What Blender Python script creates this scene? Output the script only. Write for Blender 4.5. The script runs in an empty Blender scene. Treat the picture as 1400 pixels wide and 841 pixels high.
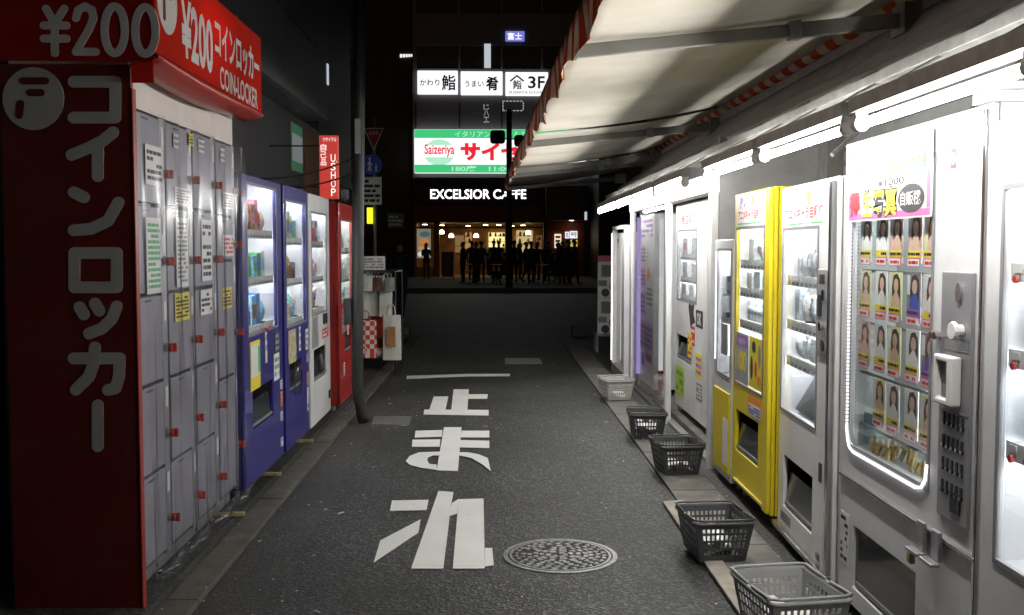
import bpy, bmesh, math, random
from mathutils import Vector, Matrix, Euler
random.seed(7)
R = math.radians
scene = bpy.context.scene
C = scene.collection

# ------------------------------------------------------------------ camera, sky, exposure
CAMH = 1.55
cam_d = bpy.data.cameras.new('camera'); cam = bpy.data.objects.new('camera', cam_d); C.objects.link(cam)
cam.location = (0, 0, CAMH); cam.rotation_euler = (R(90 - 3.37), 0, R(-1.02))
cam_d.lens = 36.0; cam_d.sensor_width = 36.0; cam_d.clip_end = 1000; cam_d.clip_start = 0.05
scene.camera = cam

w = bpy.data.worlds.new('World'); scene.world = w; w.use_nodes = True
nt = w.node_tree; bg = nt.nodes['Background']
sky = nt.nodes.new('ShaderNodeTexSky'); sky.sky_type = 'NISHITA'; sky.sun_disc = False
sky.sun_elevation = R(1.0); sky.sun_rotation = R(200)
nt.links.new(sky.outputs[0], bg.inputs[0]); bg.inputs[1].default_value = 0.012
sun_d = bpy.data.lights.new('moon', 'SUN'); sun = bpy.data.objects.new('moon', sun_d); C.objects.link(sun)
sun_d.energy = 0.006; sun_d.angle = R(10); sun.rotation_euler = (R(50), 0, R(20))
scene.view_settings.view_transform = 'Standard'; scene.view_settings.look = 'None'
scene.view_settings.exposure = 0.35; scene.view_settings.gamma = 1.0
scene.view_settings.use_curve_mapping = False
scene.render.engine = 'CYCLES'
scene.cycles.use_denoising = True
scene.cycles.max_bounces = 8; scene.cycles.transparent_max_bounces = 16
scene.cycles.sample_clamp_indirect = 4.0
TUBE = 96.0            # radiance of the fluorescent tubes
STRIP = 62.0           # radiance of LED strips in the machines

# ------------------------------------------------------------------ pixel -> place
MR = cam.rotation_euler.to_matrix()
def U(px, py, x=None, y=None, z=None):
    d = MR @ Vector(((px - 700) / 1400, (420.5 - py) / 1400, -1.0))
    o = Vector((0, 0, CAMH))
    if x is not None: t = (x - o.x) / d.x
    elif y is not None: t = (y - o.y) / d.y
    else: t = (z - o.z) / d.z
    return o + d * t

# ------------------------------------------------------------------ materials
def _new(name):
    m = bpy.data.materials.new(name); m.use_nodes = True
    return m, m.node_tree, m.node_tree.nodes['Principled BSDF']
def mat(name, col, rough=0.5, metal=0.0, var=0.12, scale=6.0, bump=0.0, bscale=60.0, spec=0.5, grime=0.0, coat=0.0):
    m, t, b = _new(name); N, L = t.nodes, t.links
    b.inputs['Metallic'].default_value = metal; b.inputs['Specular IOR Level'].default_value = spec
    b.inputs['Coat Weight'].default_value = coat
    tc = N.new('ShaderNodeTexCoord'); n = N.new('ShaderNodeTexNoise'); n.inputs['Scale'].default_value = scale
    n.inputs['Detail'].default_value = 6
    L.new(tc.outputs['Object'], n.inputs['Vector'])
    r = N.new('ShaderNodeValToRGB'); L.new(n.outputs['Fac'], r.inputs[0])
    r.color_ramp.elements[0].position = 0.3; r.color_ramp.elements[1].position = 0.7
    r.color_ramp.elements[0].color = [max(0, c * (1 - var)) for c in col] + [1]
    r.color_ramp.elements[1].color = [min(1, c * (1 + var)) for c in col] + [1]
    out = r.outputs[0]
    if grime:
        g = N.new('ShaderNodeTexNoise'); g.inputs['Scale'].default_value = 2.2; g.inputs['Detail'].default_value = 9
        g.inputs['Roughness'].default_value = 0.62
        mp = N.new('ShaderNodeMapping'); mp.inputs['Scale'].default_value = (1.2, 1.2, 1.5)
        L.new(tc.outputs['Object'], mp.inputs[0]); L.new(mp.outputs[0], g.inputs['Vector'])
        gr = N.new('ShaderNodeValToRGB'); gr.color_ramp.elements[0].position = 0.48; gr.color_ramp.elements[1].position = 0.75
        L.new(g.outputs['Fac'], gr.inputs[0])
        ml = N.new('ShaderNodeMath'); ml.operation = 'MULTIPLY'; ml.inputs[1].default_value = grime
        L.new(gr.outputs[0], ml.inputs[0])
        mx = N.new('ShaderNodeMixRGB'); mx.inputs[2].default_value = (0.09, 0.08, 0.065, 1)
        L.new(ml.outputs[0], mx.inputs[0]); L.new(out, mx.inputs[1]); out = mx.outputs[0]
    L.new(out, b.inputs['Base Color'])
    mr = N.new('ShaderNodeMapRange'); mr.inputs['To Min'].default_value = max(0.02, rough - 0.08); mr.inputs['To Max'].default_value = min(1, rough + 0.1)
    L.new(n.outputs['Fac'], mr.inputs['Value']); L.new(mr.outputs[0], b.inputs['Roughness'])
    if bump:
        n2 = N.new('ShaderNodeTexNoise'); n2.inputs['Scale'].default_value = bscale; n2.inputs['Detail'].default_value = 4
        L.new(tc.outputs['Object'], n2.inputs['Vector'])
        bp = N.new('ShaderNodeBump'); bp.inputs['Strength'].default_value = bump; bp.inputs['Distance'].default_value = 0.02
        L.new(n2.outputs['Fac'], bp.inputs['Height']); L.new(bp.outputs[0], b.inputs['Normal'])
    return m
def em(name, col, s):
    m, t, b = _new(name)
    b.inputs['Base Color'].default_value = (0.08, 0.08, 0.08, 1)
    b.inputs['Emission Color'].default_value = list(col) + [1]; b.inputs['Emission Strength'].default_value = s
    return m
def glass(name, tint=(1, 1, 1), gloss=0.03, ior=1.45):
    m = bpy.data.materials.new(name); m.use_nodes = True; t = m.node_tree; N, L = t.nodes, t.links
    N.remove(N['Principled BSDF'])
    tr = N.new('ShaderNodeBsdfTransparent'); tr.inputs[0].default_value = list(tint) + [1]
    gl = N.new('ShaderNodeBsdfGlossy'); gl.inputs['Roughness'].default_value = gloss
    lw = N.new('ShaderNodeLayerWeight'); lw.inputs[0].default_value = 0.5          # symmetric on both faces of a pane
    pw = N.new('ShaderNodeMath'); pw.operation = 'POWER'; pw.inputs[1].default_value = 5.0; L.new(lw.outputs['Facing'], pw.inputs[0])
    fr = N.new('ShaderNodeMath'); fr.operation = 'MULTIPLY_ADD'; fr.inputs[1].default_value = 0.8; fr.inputs[2].default_value = ((ior - 1) / (ior + 1)) ** 2; L.new(pw.outputs[0], fr.inputs[0])
    mx = N.new('ShaderNodeMixShader'); L.new(fr.outputs[0], mx.inputs[0]); L.new(tr.outputs[0], mx.inputs[1]); L.new(gl.outputs[0], mx.inputs[2])
    L.new(mx.outputs[0], N['Material Output'].inputs[0]); return m
def translucent(name, col, fac=0.4, stripes=None):
    m = bpy.data.materials.new(name); m.use_nodes = True; t = m.node_tree; N, L = t.nodes, t.links
    N.remove(N['Principled BSDF'])
    a = N.new('ShaderNodeBsdfDiffuse'); b = N.new('ShaderNodeBsdfTranslucent')
    n = N.new('ShaderNodeTexNoise'); n.inputs['Scale'].default_value = 2.0; n.inputs['Detail'].default_value = 7
    tc = N.new('ShaderNodeTexCoord'); L.new(tc.outputs['Object'], n.inputs['Vector'])
    r = N.new('ShaderNodeValToRGB'); L.new(n.outputs['Fac'], r.inputs[0])
    r.color_ramp.elements[0].position = 0.3; r.color_ramp.elements[1].position = 0.72
    r.color_ramp.elements[0].color = [c * 0.8 for c in col] + [1]; r.color_ramp.elements[1].color = [min(1, c * 1.08) for c in col] + [1]
    out = r.outputs[0]
    if stripes:
        axis, period, c2 = stripes
        sx = N.new('ShaderNodeSeparateXYZ'); L.new(tc.outputs['Object'], sx.inputs[0])
        mm = N.new('ShaderNodeMath'); mm.operation = 'MULTIPLY'; mm.inputs[1].default_value = 1 / period; L.new(sx.outputs[axis], mm.inputs[0])
        fr = N.new('ShaderNodeMath'); fr.operation = 'FRACT'; L.new(mm.outputs[0], fr.inputs[0])
        gt = N.new('ShaderNodeMath'); gt.operation = 'GREATER_THAN'; gt.inputs[1].default_value = 0.5; L.new(fr.outputs[0], gt.inputs[0])
        mx = N.new('ShaderNodeMixRGB'); mx.inputs[2].default_value = list(c2) + [1]
        L.new(gt.outputs[0], mx.inputs[0]); L.new(out, mx.inputs[1]); out = mx.outputs[0]
    L.new(out, a.inputs[0]); L.new(out, b.inputs[0])
    ms = N.new('ShaderNodeMixShader'); ms.inputs[0].default_value = fac
    L.new(a.outputs[0], ms.inputs[1]); L.new(b.outputs[0], ms.inputs[2]); L.new(ms.outputs[0], N['Material Output'].inputs[0])
    return m
def asphalt(name, base, speck, patch=0.35):
    m, t, b = _new(name); N, L = t.nodes, t.links
    tc = N.new('ShaderNodeTexCoord')
    v = N.new('ShaderNodeTexVoronoi'); v.inputs['Scale'].default_value = 78; L.new(tc.outputs['Object'], v.inputs['Vector'])
    n = N.new('ShaderNodeTexNoise'); n.inputs['Scale'].default_value = 1.3; n.inputs['Detail'].default_value = 9; n.inputs['Roughness'].default_value = 0.65
    L.new(tc.outputs['Object'], n.inputs['Vector'])
    n3 = N.new('ShaderNodeTexNoise'); n3.inputs['Scale'].default_value = 130; n3.inputs['Detail'].default_value = 3; L.new(tc.outputs['Object'], n3.inputs['Vector'])
    r = N.new('ShaderNodeValToRGB'); L.new(n.outputs['Fac'], r.inputs[0])
    r.color_ramp.elements[0].position = 0.3; r.color_ramp.elements[1].position = 0.75
    r.color_ramp.elements[0].color = [c * (1 - patch) for c in base] + [1]; r.color_ramp.elements[1].color = [c * (1 + patch) for c in base] + [1]
    vs = N.new('ShaderNodeSeparateColor'); L.new(v.outputs['Color'], vs.inputs[0])
    sp = N.new('ShaderNodeValToRGB'); sp.color_ramp.elements[0].position = 0.62; sp.color_ramp.elements[1].position = 1.0      # a stone's own tone, cell by cell
    L.new(vs.outputs[0], sp.inputs[0])
    mx = N.new('ShaderNodeMixRGB'); mx.inputs[2].default_value = list(speck) + [1]
    sc_ = N.new('ShaderNodeMath'); sc_.operation = 'MULTIPLY'; sc_.inputs[1].default_value = 0.85; L.new(sp.outputs[0], sc_.inputs[0])
    L.new(sc_.outputs[0], mx.inputs[0]); L.new(r.outputs[0], mx.inputs[1])
    gv = N.new('ShaderNodeTexVoronoi'); gv.inputs['Scale'].default_value = 3.3; L.new(tc.outputs['Object'], gv.inputs['Vector'])      # old gum and oil spots
    gs_ = N.new('ShaderNodeValToRGB'); gs_.color_ramp.elements[0].position = 0.05; gs_.color_ramp.elements[1].position = 0.09
    gs_.color_ramp.elements[0].color = (0.35, 0.35, 0.35, 1); gs_.color_ramp.elements[1].color = (1, 1, 1, 1); L.new(gv.outputs['Distance'], gs_.inputs[0])
    n4 = N.new('ShaderNodeTexNoise'); n4.inputs['Scale'].default_value = 0.7; n4.inputs['Detail'].default_value = 5; L.new(tc.outputs['Object'], n4.inputs['Vector'])
    st_ = N.new('ShaderNodeValToRGB'); st_.color_ramp.elements[0].position = 0.38; st_.color_ramp.elements[1].position = 0.62
    st_.color_ramp.elements[0].color = (0.55, 0.55, 0.55, 1); st_.color_ramp.elements[1].color = (1.1, 1.1, 1.1, 1); L.new(n4.outputs['Fac'], st_.inputs[0])
    m2 = N.new('ShaderNodeMixRGB'); m2.blend_type = 'MULTIPLY'; m2.inputs[0].default_value = 1; L.new(mx.outputs[0], m2.inputs[1]); L.new(gs_.outputs[0], m2.inputs[2])
    m3 = N.new('ShaderNodeMixRGB'); m3.blend_type = 'MULTIPLY'; m3.inputs[0].default_value = 1; L.new(m2.outputs[0], m3.inputs[1]); L.new(st_.outputs[0], m3.inputs[2])
    L.new(m3.outputs[0], b.inputs['Base Color'])
    b.inputs['Roughness'].default_value = 0.6; b.inputs['Specular IOR Level'].default_value = 0.45
    bp = N.new('ShaderNodeBump'); bp.inputs['Strength'].default_value = 0.8; bp.inputs['Distance'].default_value = 0.005
    ad = N.new('ShaderNodeMath'); ad.operation = 'ADD'; L.new(v.outputs['Distance'], ad.inputs[0]); L.new(n3.outputs['Fac'], ad.inputs[1])
    L.new(ad.outputs[0], bp.inputs['Height']); L.new(bp.outputs[0], b.inputs['Normal'])
    return m
def worn_paint(name, col, under, amt=0.55):
    m, t, b = _new(name); N, L = t.nodes, t.links
    tc = N.new('ShaderNodeTexCoord'); n = N.new('ShaderNodeTexNoise'); n.inputs['Scale'].default_value = 9; n.inputs['Detail'].default_value = 12; n.inputs['Roughness'].default_value = 0.8
    L.new(tc.outputs['Object'], n.inputs['Vector'])
    r = N.new('ShaderNodeValToRGB'); r.color_ramp.elements[0].position = amt + 0.08; r.color_ramp.elements[1].position = amt + 0.2
    r.color_ramp.elements[0].color = list(col) + [1]; r.color_ramp.elements[1].color = list(under) + [1]
    L.new(n.outputs['Fac'], r.inputs[0])
    n2 = N.new('ShaderNodeTexNoise'); n2.inputs['Scale'].default_value = 3; n2.inputs['Detail'].default_value = 6; L.new(tc.outputs['Object'], n2.inputs['Vector'])
    mx = N.new('ShaderNodeMixRGB'); mx.blend_type = 'MULTIPLY'; mx.inputs[0].default_value = 0.22
    L.new(r.outputs[0], mx.inputs[1]); L.new(n2.outputs['Fac'], mx.inputs[2]); L.new(mx.outputs[0], b.inputs['Base Color'])
    b.inputs['Roughness'].default_value = 0.75
    bp = N.new('ShaderNodeBump'); bp.inputs['Strength'].default_value = 0.4; bp.inputs['Distance'].default_value = 0.004
    n3 = N.new('ShaderNodeTexNoise'); n3.inputs['Scale'].default_value = 110; L.new(tc.outputs['Object'], n3.inputs['Vector'])
    L.new(n3.outputs['Fac'], bp.inputs['Height']); L.new(bp.outputs[0], b.inputs['Normal'])
    return m
def checker(name, c1, c2, s):
    m, t, b = _new(name); N, L = t.nodes, t.links
    tc = N.new('ShaderNodeTexCoord'); k = N.new('ShaderNodeTexChecker'); k.inputs['Scale'].default_value = s
    k.inputs[1].default_value = list(c1) + [1]; k.inputs[2].default_value = list(c2) + [1]
    L.new(tc.outputs['Object'], k.inputs[0]); L.new(k.outputs[0], b.inputs['Base Color']); b.inputs['Roughness'].default_value = 0.6
    return m
def stripe_mat(name, c1, c2, axis, period):
    return translucent(name, c1, 0.25, (axis, period, c2))

M = {}
M['ground'] = asphalt('dark_asphalt', (0.028, 0.028, 0.030), (0.07, 0.07, 0.07))
M['alley'] = asphalt('alley_asphalt', (0.0145, 0.0145, 0.014), (0.135, 0.135, 0.13), 0.5)
M['gutter'] = asphalt('gutter_asphalt', (0.030, 0.029, 0.027), (0.10, 0.10, 0.09))
M['concrete'] = mat('concrete', (0.15, 0.14, 0.125), 0.85, var=0.3, scale=7, bump=0.35, bscale=90, grime=0.6)
M['kerb'] = mat('kerb_stone', (0.075, 0.071, 0.060), 0.85, var=0.4, scale=9, bump=0.4, bscale=80, grime=0.7)
M['steel_plate'] = mat('worn_steel', (0.22, 0.22, 0.215), 0.45, 0.7, var=0.3, scale=12, bump=0.2)
M['paint'] = worn_paint('road_paint', (0.80, 0.795, 0.76), (0.14, 0.14, 0.13), 0.53)
M['iron'] = mat('cast_iron', (0.27, 0.27, 0.275), 0.42, 0.65, var=0.3, scale=30, bump=0.3)
M['iron_dark'] = mat('cast_iron_dirt', (0.03, 0.03, 0.03), 0.9, 0.0, var=0.3)
M['red'] = mat('red_enamel', (0.10, 0.006, 0.004), 0.42, var=0.15, grime=0.25)
M['red_lit'] = translucent('red_lightbox', (0.62, 0.035, 0.02), 0.5)
M['letter'] = mat('white_vinyl', (0.38, 0.38, 0.355), 0.5, var=0.06)
M['letter_lit'] = translucent('white_lightbox_vinyl', (0.72, 0.68, 0.64), 0.3)
M['locker'] = mat('lilac_grey_steel', (0.255, 0.25, 0.29), 0.42, 0.1, var=0.10, grime=0.5)
M['locker_frame'] = mat('brushed_aluminium', (0.42, 0.42, 0.43), 0.35, 0.75, var=0.12, scale=25)
M['pale_panel'] = mat('pale_panel', (0.62, 0.56, 0.52), 0.5, var=0.08)
M['redknob'] = mat('red_plastic', (0.42, 0.03, 0.02), 0.4)
M['white_pl'] = mat('white_label', (0.72, 0.72, 0.70), 0.55, var=0.05)
M['yellow_pl'] = mat('yellow_label', (0.75, 0.62, 0.03), 0.55, var=0.06)
M['ink'] = mat('black_ink', (0.02, 0.02, 0.022), 0.6, var=0.05)
M['ink_red'] = mat('red_ink', (0.60, 0.02, 0.025), 0.55, var=0.05)
M['ink_grey'] = mat('grey_ink', (0.24, 0.24, 0.24), 0.6)
M['ink_blue'] = mat('blue_ink', (0.05, 0.10, 0.42), 0.55)
M['ink_green'] = mat('green_ink', (0.08, 0.42, 0.14), 0.55)
M['ink_orange'] = mat('orange_ink', (0.75, 0.26, 0.03), 0.55)
M['ink_pink'] = mat('pink_ink', (0.72, 0.12, 0.30), 0.55)
M['ink_purple'] = mat('purple_ink', (0.35, 0.14, 0.48), 0.55)
M['ink_yellow'] = mat('yellow_ink', (0.80, 0.66, 0.04), 0.55)
M['skin_ink'] = mat('portrait_tone', (0.62, 0.42, 0.32), 0.5)
M['hair_ink'] = mat('portrait_hair', (0.05, 0.03, 0.022), 0.5)
M['film'] = glass('clear_plastic_film', (0.93, 0.93, 0.95), 0.18, 1.35)
M['glass'] = glass('window_glass', (0.96, 0.97, 0.97), 0.02)
M['darkglass'] = mat('dark_glass', (0.012, 0.013, 0.014), 0.06, 0.0, var=0.3)
M['purple'] = mat('violet_blue_paint', (0.020, 0.016, 0.19), 0.36, var=0.1, grime=0.25, coat=0.3)
M['white_m'] = mat('white_machine_paint', (0.80, 0.80, 0.79), 0.32, var=0.05, grime=0.22, coat=0.3)
M['grey_m'] = mat('pale_grey_machine_paint', (0.66, 0.66, 0.67), 0.35, var=0.05, grime=0.25, coat=0.2)
M['red_m'] = mat('red_machine_paint', (0.38, 0.018, 0.014), 0.32, var=0.1, grime=0.15, coat=0.3)
M['yellow_m'] = mat('yellow_machine_paint', (0.72, 0.57, 0.015), 0.42, var=0.04, scale=2.5, grime=0.10, coat=0.0)
M['liner'] = mat('white_liner', (0.80, 0.80, 0.82), 0.45, var=0.03)
M['silver'] = mat('silver_panel', (0.42, 0.42, 0.43), 0.38, 0.55, var=0.08, scale=15)
M['grey_pl'] = mat('grey_plastic', (0.20, 0.20, 0.21), 0.4)
M['dark_pl'] = mat('dark_plastic', (0.025, 0.025, 0.027), 0.35)
M['smoke'] = mat('smoked_acrylic', (0.04, 0.045, 0.05), 0.12, spec=0.6)
M['chrome'] = mat('chrome', (0.7, 0.7, 0.7), 0.15, 1.0, var=0.05)
M['tube'] = em('fluorescent_tube', (1.0, 0.985, 0.95), TUBE)
M['strip'] = em('led_strip', (0.93, 0.96, 1.0), STRIP)
M['strip_warm'] = em('pale_green_tube', (0.88, 1.0, 0.92), STRIP)
M['shelf_strip'] = em('shelf_led', (0.93, 0.96, 1.0), 38.0); M['shelf_strip_warm'] = em('shelf_led_green', (0.88, 1.0, 0.92), 34.0)  # glow of the strips added under the shelves
M['strip_purple'] = em('violet_led', (0.62, 0.45, 1.0), 1.0)
M['bead'] = em('led_bead', (0.92, 0.93, 1.0), 1.6)
M['fixture'] = mat('white_lamp_enamel', (0.78, 0.78, 0.76), 0.4, var=0.05)
M['soffit'] = mat('grey_soffit', (0.26, 0.25, 0.24), 0.6, var=0.15, grime=0.4)
M['steel'] = mat('galvanised_steel', (0.30, 0.30, 0.29), 0.45, 0.5, var=0.2, scale=14, grime=0.3)
M['arm'] = mat('grey_awning_arm', (0.17, 0.165, 0.15), 0.45, 0.3, var=0.15)
M['wall_r'] = mat('grey_shop_wall', (0.20, 0.20, 0.20), 0.7, var=0.12, grime=0.3)
M['wall_r2'] = mat('grey_side_panel', (0.36, 0.36, 0.37), 0.55, var=0.08, grime=0.25)
M['wall_l'] = mat('dark_grey_cladding', (0.075, 0.075, 0.075), 0.5, 0.1, var=0.15, grime=0.3)
M['wall_l2'] = mat('charcoal_wall', (0.045, 0.045, 0.047), 0.5, var=0.15)
M['brown_wall'] = mat('brown_panel', (0.12, 0.06, 0.03), 0.6)
M['dark_b'] = mat('black_facade', (0.020, 0.020, 0.021), 0.5, var=0.2)
M['cafe_b'] = mat('charcoal_facade', (0.15, 0.15, 0.152), 0.45, var=0.1)
M['pole'] = mat('black_pole_paint', (0.018, 0.018, 0.018), 0.5, 0.2, var=0.3)
M['grey_pole'] = mat('grey_pole_paint', (0.24, 0.25, 0.24), 0.5, 0.2)
M['cloth'] = translucent('cream_awning_cloth', (0.74, 0.70, 0.60), 0.10)
M['valance'] = stripe_mat('striped_awning_cloth', (0.60, 0.52, 0.42), (0.42, 0.10, 0.05), 1, 0.26)
M['roller'] = stripe_mat('striped_rolled_cloth', (0.62, 0.52, 0.36), (0.48, 0.08, 0.04), 1, 0.30)
M['basket_d'] = mat('charcoal_basket', (0.045, 0.046, 0.048), 0.45, var=0.15)
M['basket_g'] = mat('grey_basket', (0.30, 0.30, 0.295), 0.45, var=0.12)
M['basket_w'] = mat('white_basket', (0.48, 0.48, 0.45), 0.5, var=0.12)
M['paper'] = mat('white_paper', (0.70, 0.69, 0.66), 0.8, var=0.08)
M['litter'] = mat('pale_litter', (0.55, 0.53, 0.47), 0.85, var=0.3)
M['check'] = checker('red_white_check', (0.62, 0.04, 0.02), (0.75, 0.70, 0.65), 18)
M['bag_red'] = mat('red_paper', (0.62, 0.05, 0.03), 0.6)
M['bag_white'] = mat('white_bag', (0.68, 0.68, 0.63), 0.7)
M['skin'] = mat('skin', (0.45, 0.28, 0.20), 0.55)
M['hair'] = mat('black_hair', (0.012, 0.010, 0.010), 0.5)
M['cl_black'] = mat('black_cloth', (0.012, 0.012, 0.013), 0.85)
M['cl_navy'] = mat('navy_cloth', (0.02, 0.025, 0.04), 0.85)
M['cl_grey'] = mat('grey_cloth', (0.06, 0.058, 0.055), 0.85)
M['cl_brown'] = mat('brown_cloth', (0.10, 0.045, 0.03), 0.85)
M['cl_jean'] = mat('dark_denim', (0.03, 0.035, 0.045), 0.85)
M['shoe_w'] = mat('white_shoe', (0.5, 0.5, 0.48), 0.6)
M['wood'] = mat('cafe_wood', (0.22, 0.10, 0.04), 0.5, var=0.25, scale=4)
M['warmwall'] = mat('warm_plaster', (0.42, 0.22, 0.09), 0.7, var=0.5, scale=1.5)
M['cafe_red'] = mat('dark_red_fascia', (0.13, 0.02, 0.012), 0.5)
M['tan_stone'] = mat('tan_stone', (0.34, 0.24, 0.13), 0.7, var=0.15)
M['paving'] = mat('paving', (0.055, 0.055, 0.055), 0.8, var=0.2)
M['em_white'] = em('backlit_white', (0.97, 0.95, 1.0), 0.92)
M['em_green'] = em('backlit_green', (0.06, 0.62, 0.22), 0.75)
M['em_palegreen'] = em('backlit_pale_green', (0.45, 0.85, 0.6), 0.8)
M['em_red'] = em('backlit_red', (0.75, 0.02, 0.03), 0.9)
M['em_letters'] = em('glowing_white_letters', (1.0, 1.0, 1.0), 2.2)
M['em_soft'] = em('soft_white_letters', (1, 0.95, 0.9), 1.0)
M['em_dim'] = em('dim_glow', (0.85, 0.9, 1.0), 0.45)
M['em_blue'] = em('blue_neon', (0.28, 0.32, 1.0), 0.5)
M['em_ured'] = em('backlit_red_panel', (0.80, 0.05, 0.03), 0.5)
M['em_yellow'] = em('yellow_lamp', (0.85, 0.95, 0.02), 1.0)
M['em_pendant'] = em('warm_pendant', (1.0, 0.80, 0.50), 9.0)
M['em_ceiling'] = em('warm_ceiling_lamp', (1.0, 0.72, 0.36), 14.0)
M['em_menu'] = em('backlit_menu', (1.0, 0.85, 0.6), 0.75)
M['em_scr'] = em('lit_screen', (0.9, 0.92, 1.0), 0.8)
M['em_scry'] = em('lit_yellow_screen', (0.85, 0.85, 0.15), 0.6)
M['em_food'] = mat('poster_picture', (0.5, 0.25, 0.10), 0.5, var=0.6, scale=2.0)

# ------------------------------------------------------------------ mesh helpers
class MB:
    def __init__(s): s.v = []; s.f = []
    def face(s, pts):
        k = len(s.v); s.v += [tuple(p) for p in pts]; s.f.append(tuple(range(k, k + len(pts)))); return s
    def box(s, x0, x1, y0, y1, z0, z1):
        k = len(s.v)
        s.v += [(x0, y0, z0), (x1, y0, z0), (x1, y1, z0), (x0, y1, z0), (x0, y0, z1), (x1, y0, z1), (x1, y1, z1), (x0, y1, z1)]
        s.f += [(k, k+3, k+2, k+1), (k+4, k+5, k+6, k+7), (k, k+1, k+5, k+4), (k+1, k+2, k+6, k+5), (k+2, k+3, k+7, k+6), (k+3, k, k+4, k+7)]
        return s
    def hexa(s, p):     # 8 points, bottom ring then top ring
        k = len(s.v); s.v += [tuple(q) for q in p]
        s.f += [(k, k+3, k+2, k+1), (k+4, k+5, k+6, k+7), (k, k+1, k+5, k+4), (k+1, k+2, k+6, k+5), (k+2, k+3, k+7, k+6), (k+3, k, k+4, k+7)]
        return s
    def bar(s, a, b, wd, ht, up=(0, 0, 1)):     # rectangular bar from a to b
        a, b = Vector(a), Vector(b); d = (b - a).normalized(); u = Vector(up)
        sd = d.cross(u)
        if sd.length < 1e-4: sd = d.cross(Vector((1, 0, 0)))
        sd.normalize(); u = sd.cross(d).normalized()
        q = [(-1, -1), (1, -1), (1, 1), (-1, 1)]
        return s.hexa([a + sd * (i * wd / 2) + u * (j * ht / 2) for i, j in q] + [b + sd * (i * wd / 2) + u * (j * ht / 2) for i, j in q])
    def prism(s, poly, to3, t):      # poly of 2-d points, to3(a,b,depth)
        n = len(poly); k = len(s.v)
        s.v += [tuple(to3(a, b, 0)) for a, b in poly] + [tuple(to3(a, b, t)) for a, b in poly]
        s.f.append(tuple(range(k, k + n))); s.f.append(tuple(range(k + 2 * n - 1, k + n - 1, -1)))
        for i in range(n):
            j = (i + 1) % n; s.f.append((k + j, k + i, k + n + i, k + n + j))
        return s
    def tube(s, pts, r, n=8, caps=True, r_end=None):
        pts = [Vector(p) for p in pts]; k0 = len(s.v); m = len(pts)
        for i, p in enumerate(pts):
            d = (pts[min(i + 1, m - 1)] - pts[max(i - 1, 0)]).normalized()
            u = d.cross(Vector((0, 0, 1)))
            if u.length < 0.05: u = d.cross(Vector((1, 0, 0)))
            u.normalize(); v = d.cross(u)
            rr = r if r_end is None else r + (r_end - r) * i / (m - 1)
            for q in range(n):
                a = 2 * math.pi * q / n; s.v.append(tuple(p + (u * math.cos(a) + v * math.sin(a)) * rr))
        for i in range(m - 1):
            for q in range(n):
                a = k0 + i * n + q; b = k0 + i * n + (q + 1) % n; s.f.append((a, b, b + n, a + n))
        if caps:
            s.f.append(tuple(range(k0 + n - 1, k0 - 1, -1))); s.f.append(tuple(range(k0 + (m - 1) * n, k0 + m * n)))
        return s
    def lathe(s, prof, c=(0, 0, 0), n=16):
        k0 = len(s.v); m = len(prof)
        for r, z in prof:
            for q in range(n):
                a = 2 * math.pi * q / n; s.v.append((c[0] + r * math.cos(a), c[1] + r * math.sin(a), c[2] + z))
        for i in range(m - 1):
            for q in range(n):
                a = k0 + i * n + q; b = k0 + i * n + (q + 1) % n; s.f.append((a, b, b + n, a + n))
        s.f.append(tuple(range(k0 + n - 1, k0 - 1, -1))); s.f.append(tuple(range(k0 + (m - 1) * n, k0 + m * n)))
        return s
    def plate(s, a0, a1, b0, b1, holes, to3, t):       # plate in (a,b) with rectangular holes, thickness t
        xs = sorted(set([a0, a1] + [h[0] for h in holes] + [h[1] for h in holes]))
        zs = sorted(set([b0, b1] + [h[2] for h in holes] + [h[3] for h in holes]))
        def solid(i, j):
            if i < 0 or j < 0 or i >= len(xs) - 1 or j >= len(zs) - 1: return False
            cx, cz = (xs[i] + xs[i+1]) / 2, (zs[j] + zs[j+1]) / 2
            return not any(h[0] < cx < h[1] and h[2] < cz < h[3] for h in holes)
        idx = {}
        def V(i, j, k):
            key = (i, j, k)
            if key not in idx:
                idx[key] = len(s.v); s.v.append(tuple(to3(xs[i], zs[j], t * k)))
            return idx[key]
        for i in range(len(xs) - 1):
            for j in range(len(zs) - 1):
                if not solid(i, j): continue
                s.f.append((V(i, j, 0), V(i+1, j, 0), V(i+1, j+1, 0), V(i, j+1, 0)))
                s.f.append((V(i, j+1, 1), V(i+1, j+1, 1), V(i+1, j, 1), V(i, j, 1)))
                if not solid(i-1, j): s.f.append((V(i, j, 1), V(i, j, 0), V(i, j+1, 0), V(i, j+1, 1)))
                if not solid(i+1, j): s.f.append((V(i+1, j, 0), V(i+1, j, 1), V(i+1, j+1, 1), V(i+1, j+1, 0)))
                if not solid(i, j-1): s.f.append((V(i, j, 0), V(i, j, 1), V(i+1, j, 1), V(i+1, j, 0)))
                if not solid(i, j+1): s.f.append((V(i, j+1, 1), V(i, j+1, 0), V(i+1, j+1, 0), V(i+1, j+1, 1)))
        return s
    def mesh(s, name):
        me = bpy.data.meshes.new(name); me.from_pydata(s.v, [], s.f); me.update(); return me
    def build(s, name, m, parent=None, smooth=False, bevel=0.0, loc=None, rot=None, seg=2):
        me = s.mesh(name)
        bm = bmesh.new(); bm.from_mesh(me); bmesh.ops.recalc_face_normals(bm, faces=bm.faces); bm.to_mesh(me); bm.free()
        return link(name, me, m, parent, smooth, bevel, loc, rot, seg)
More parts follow.
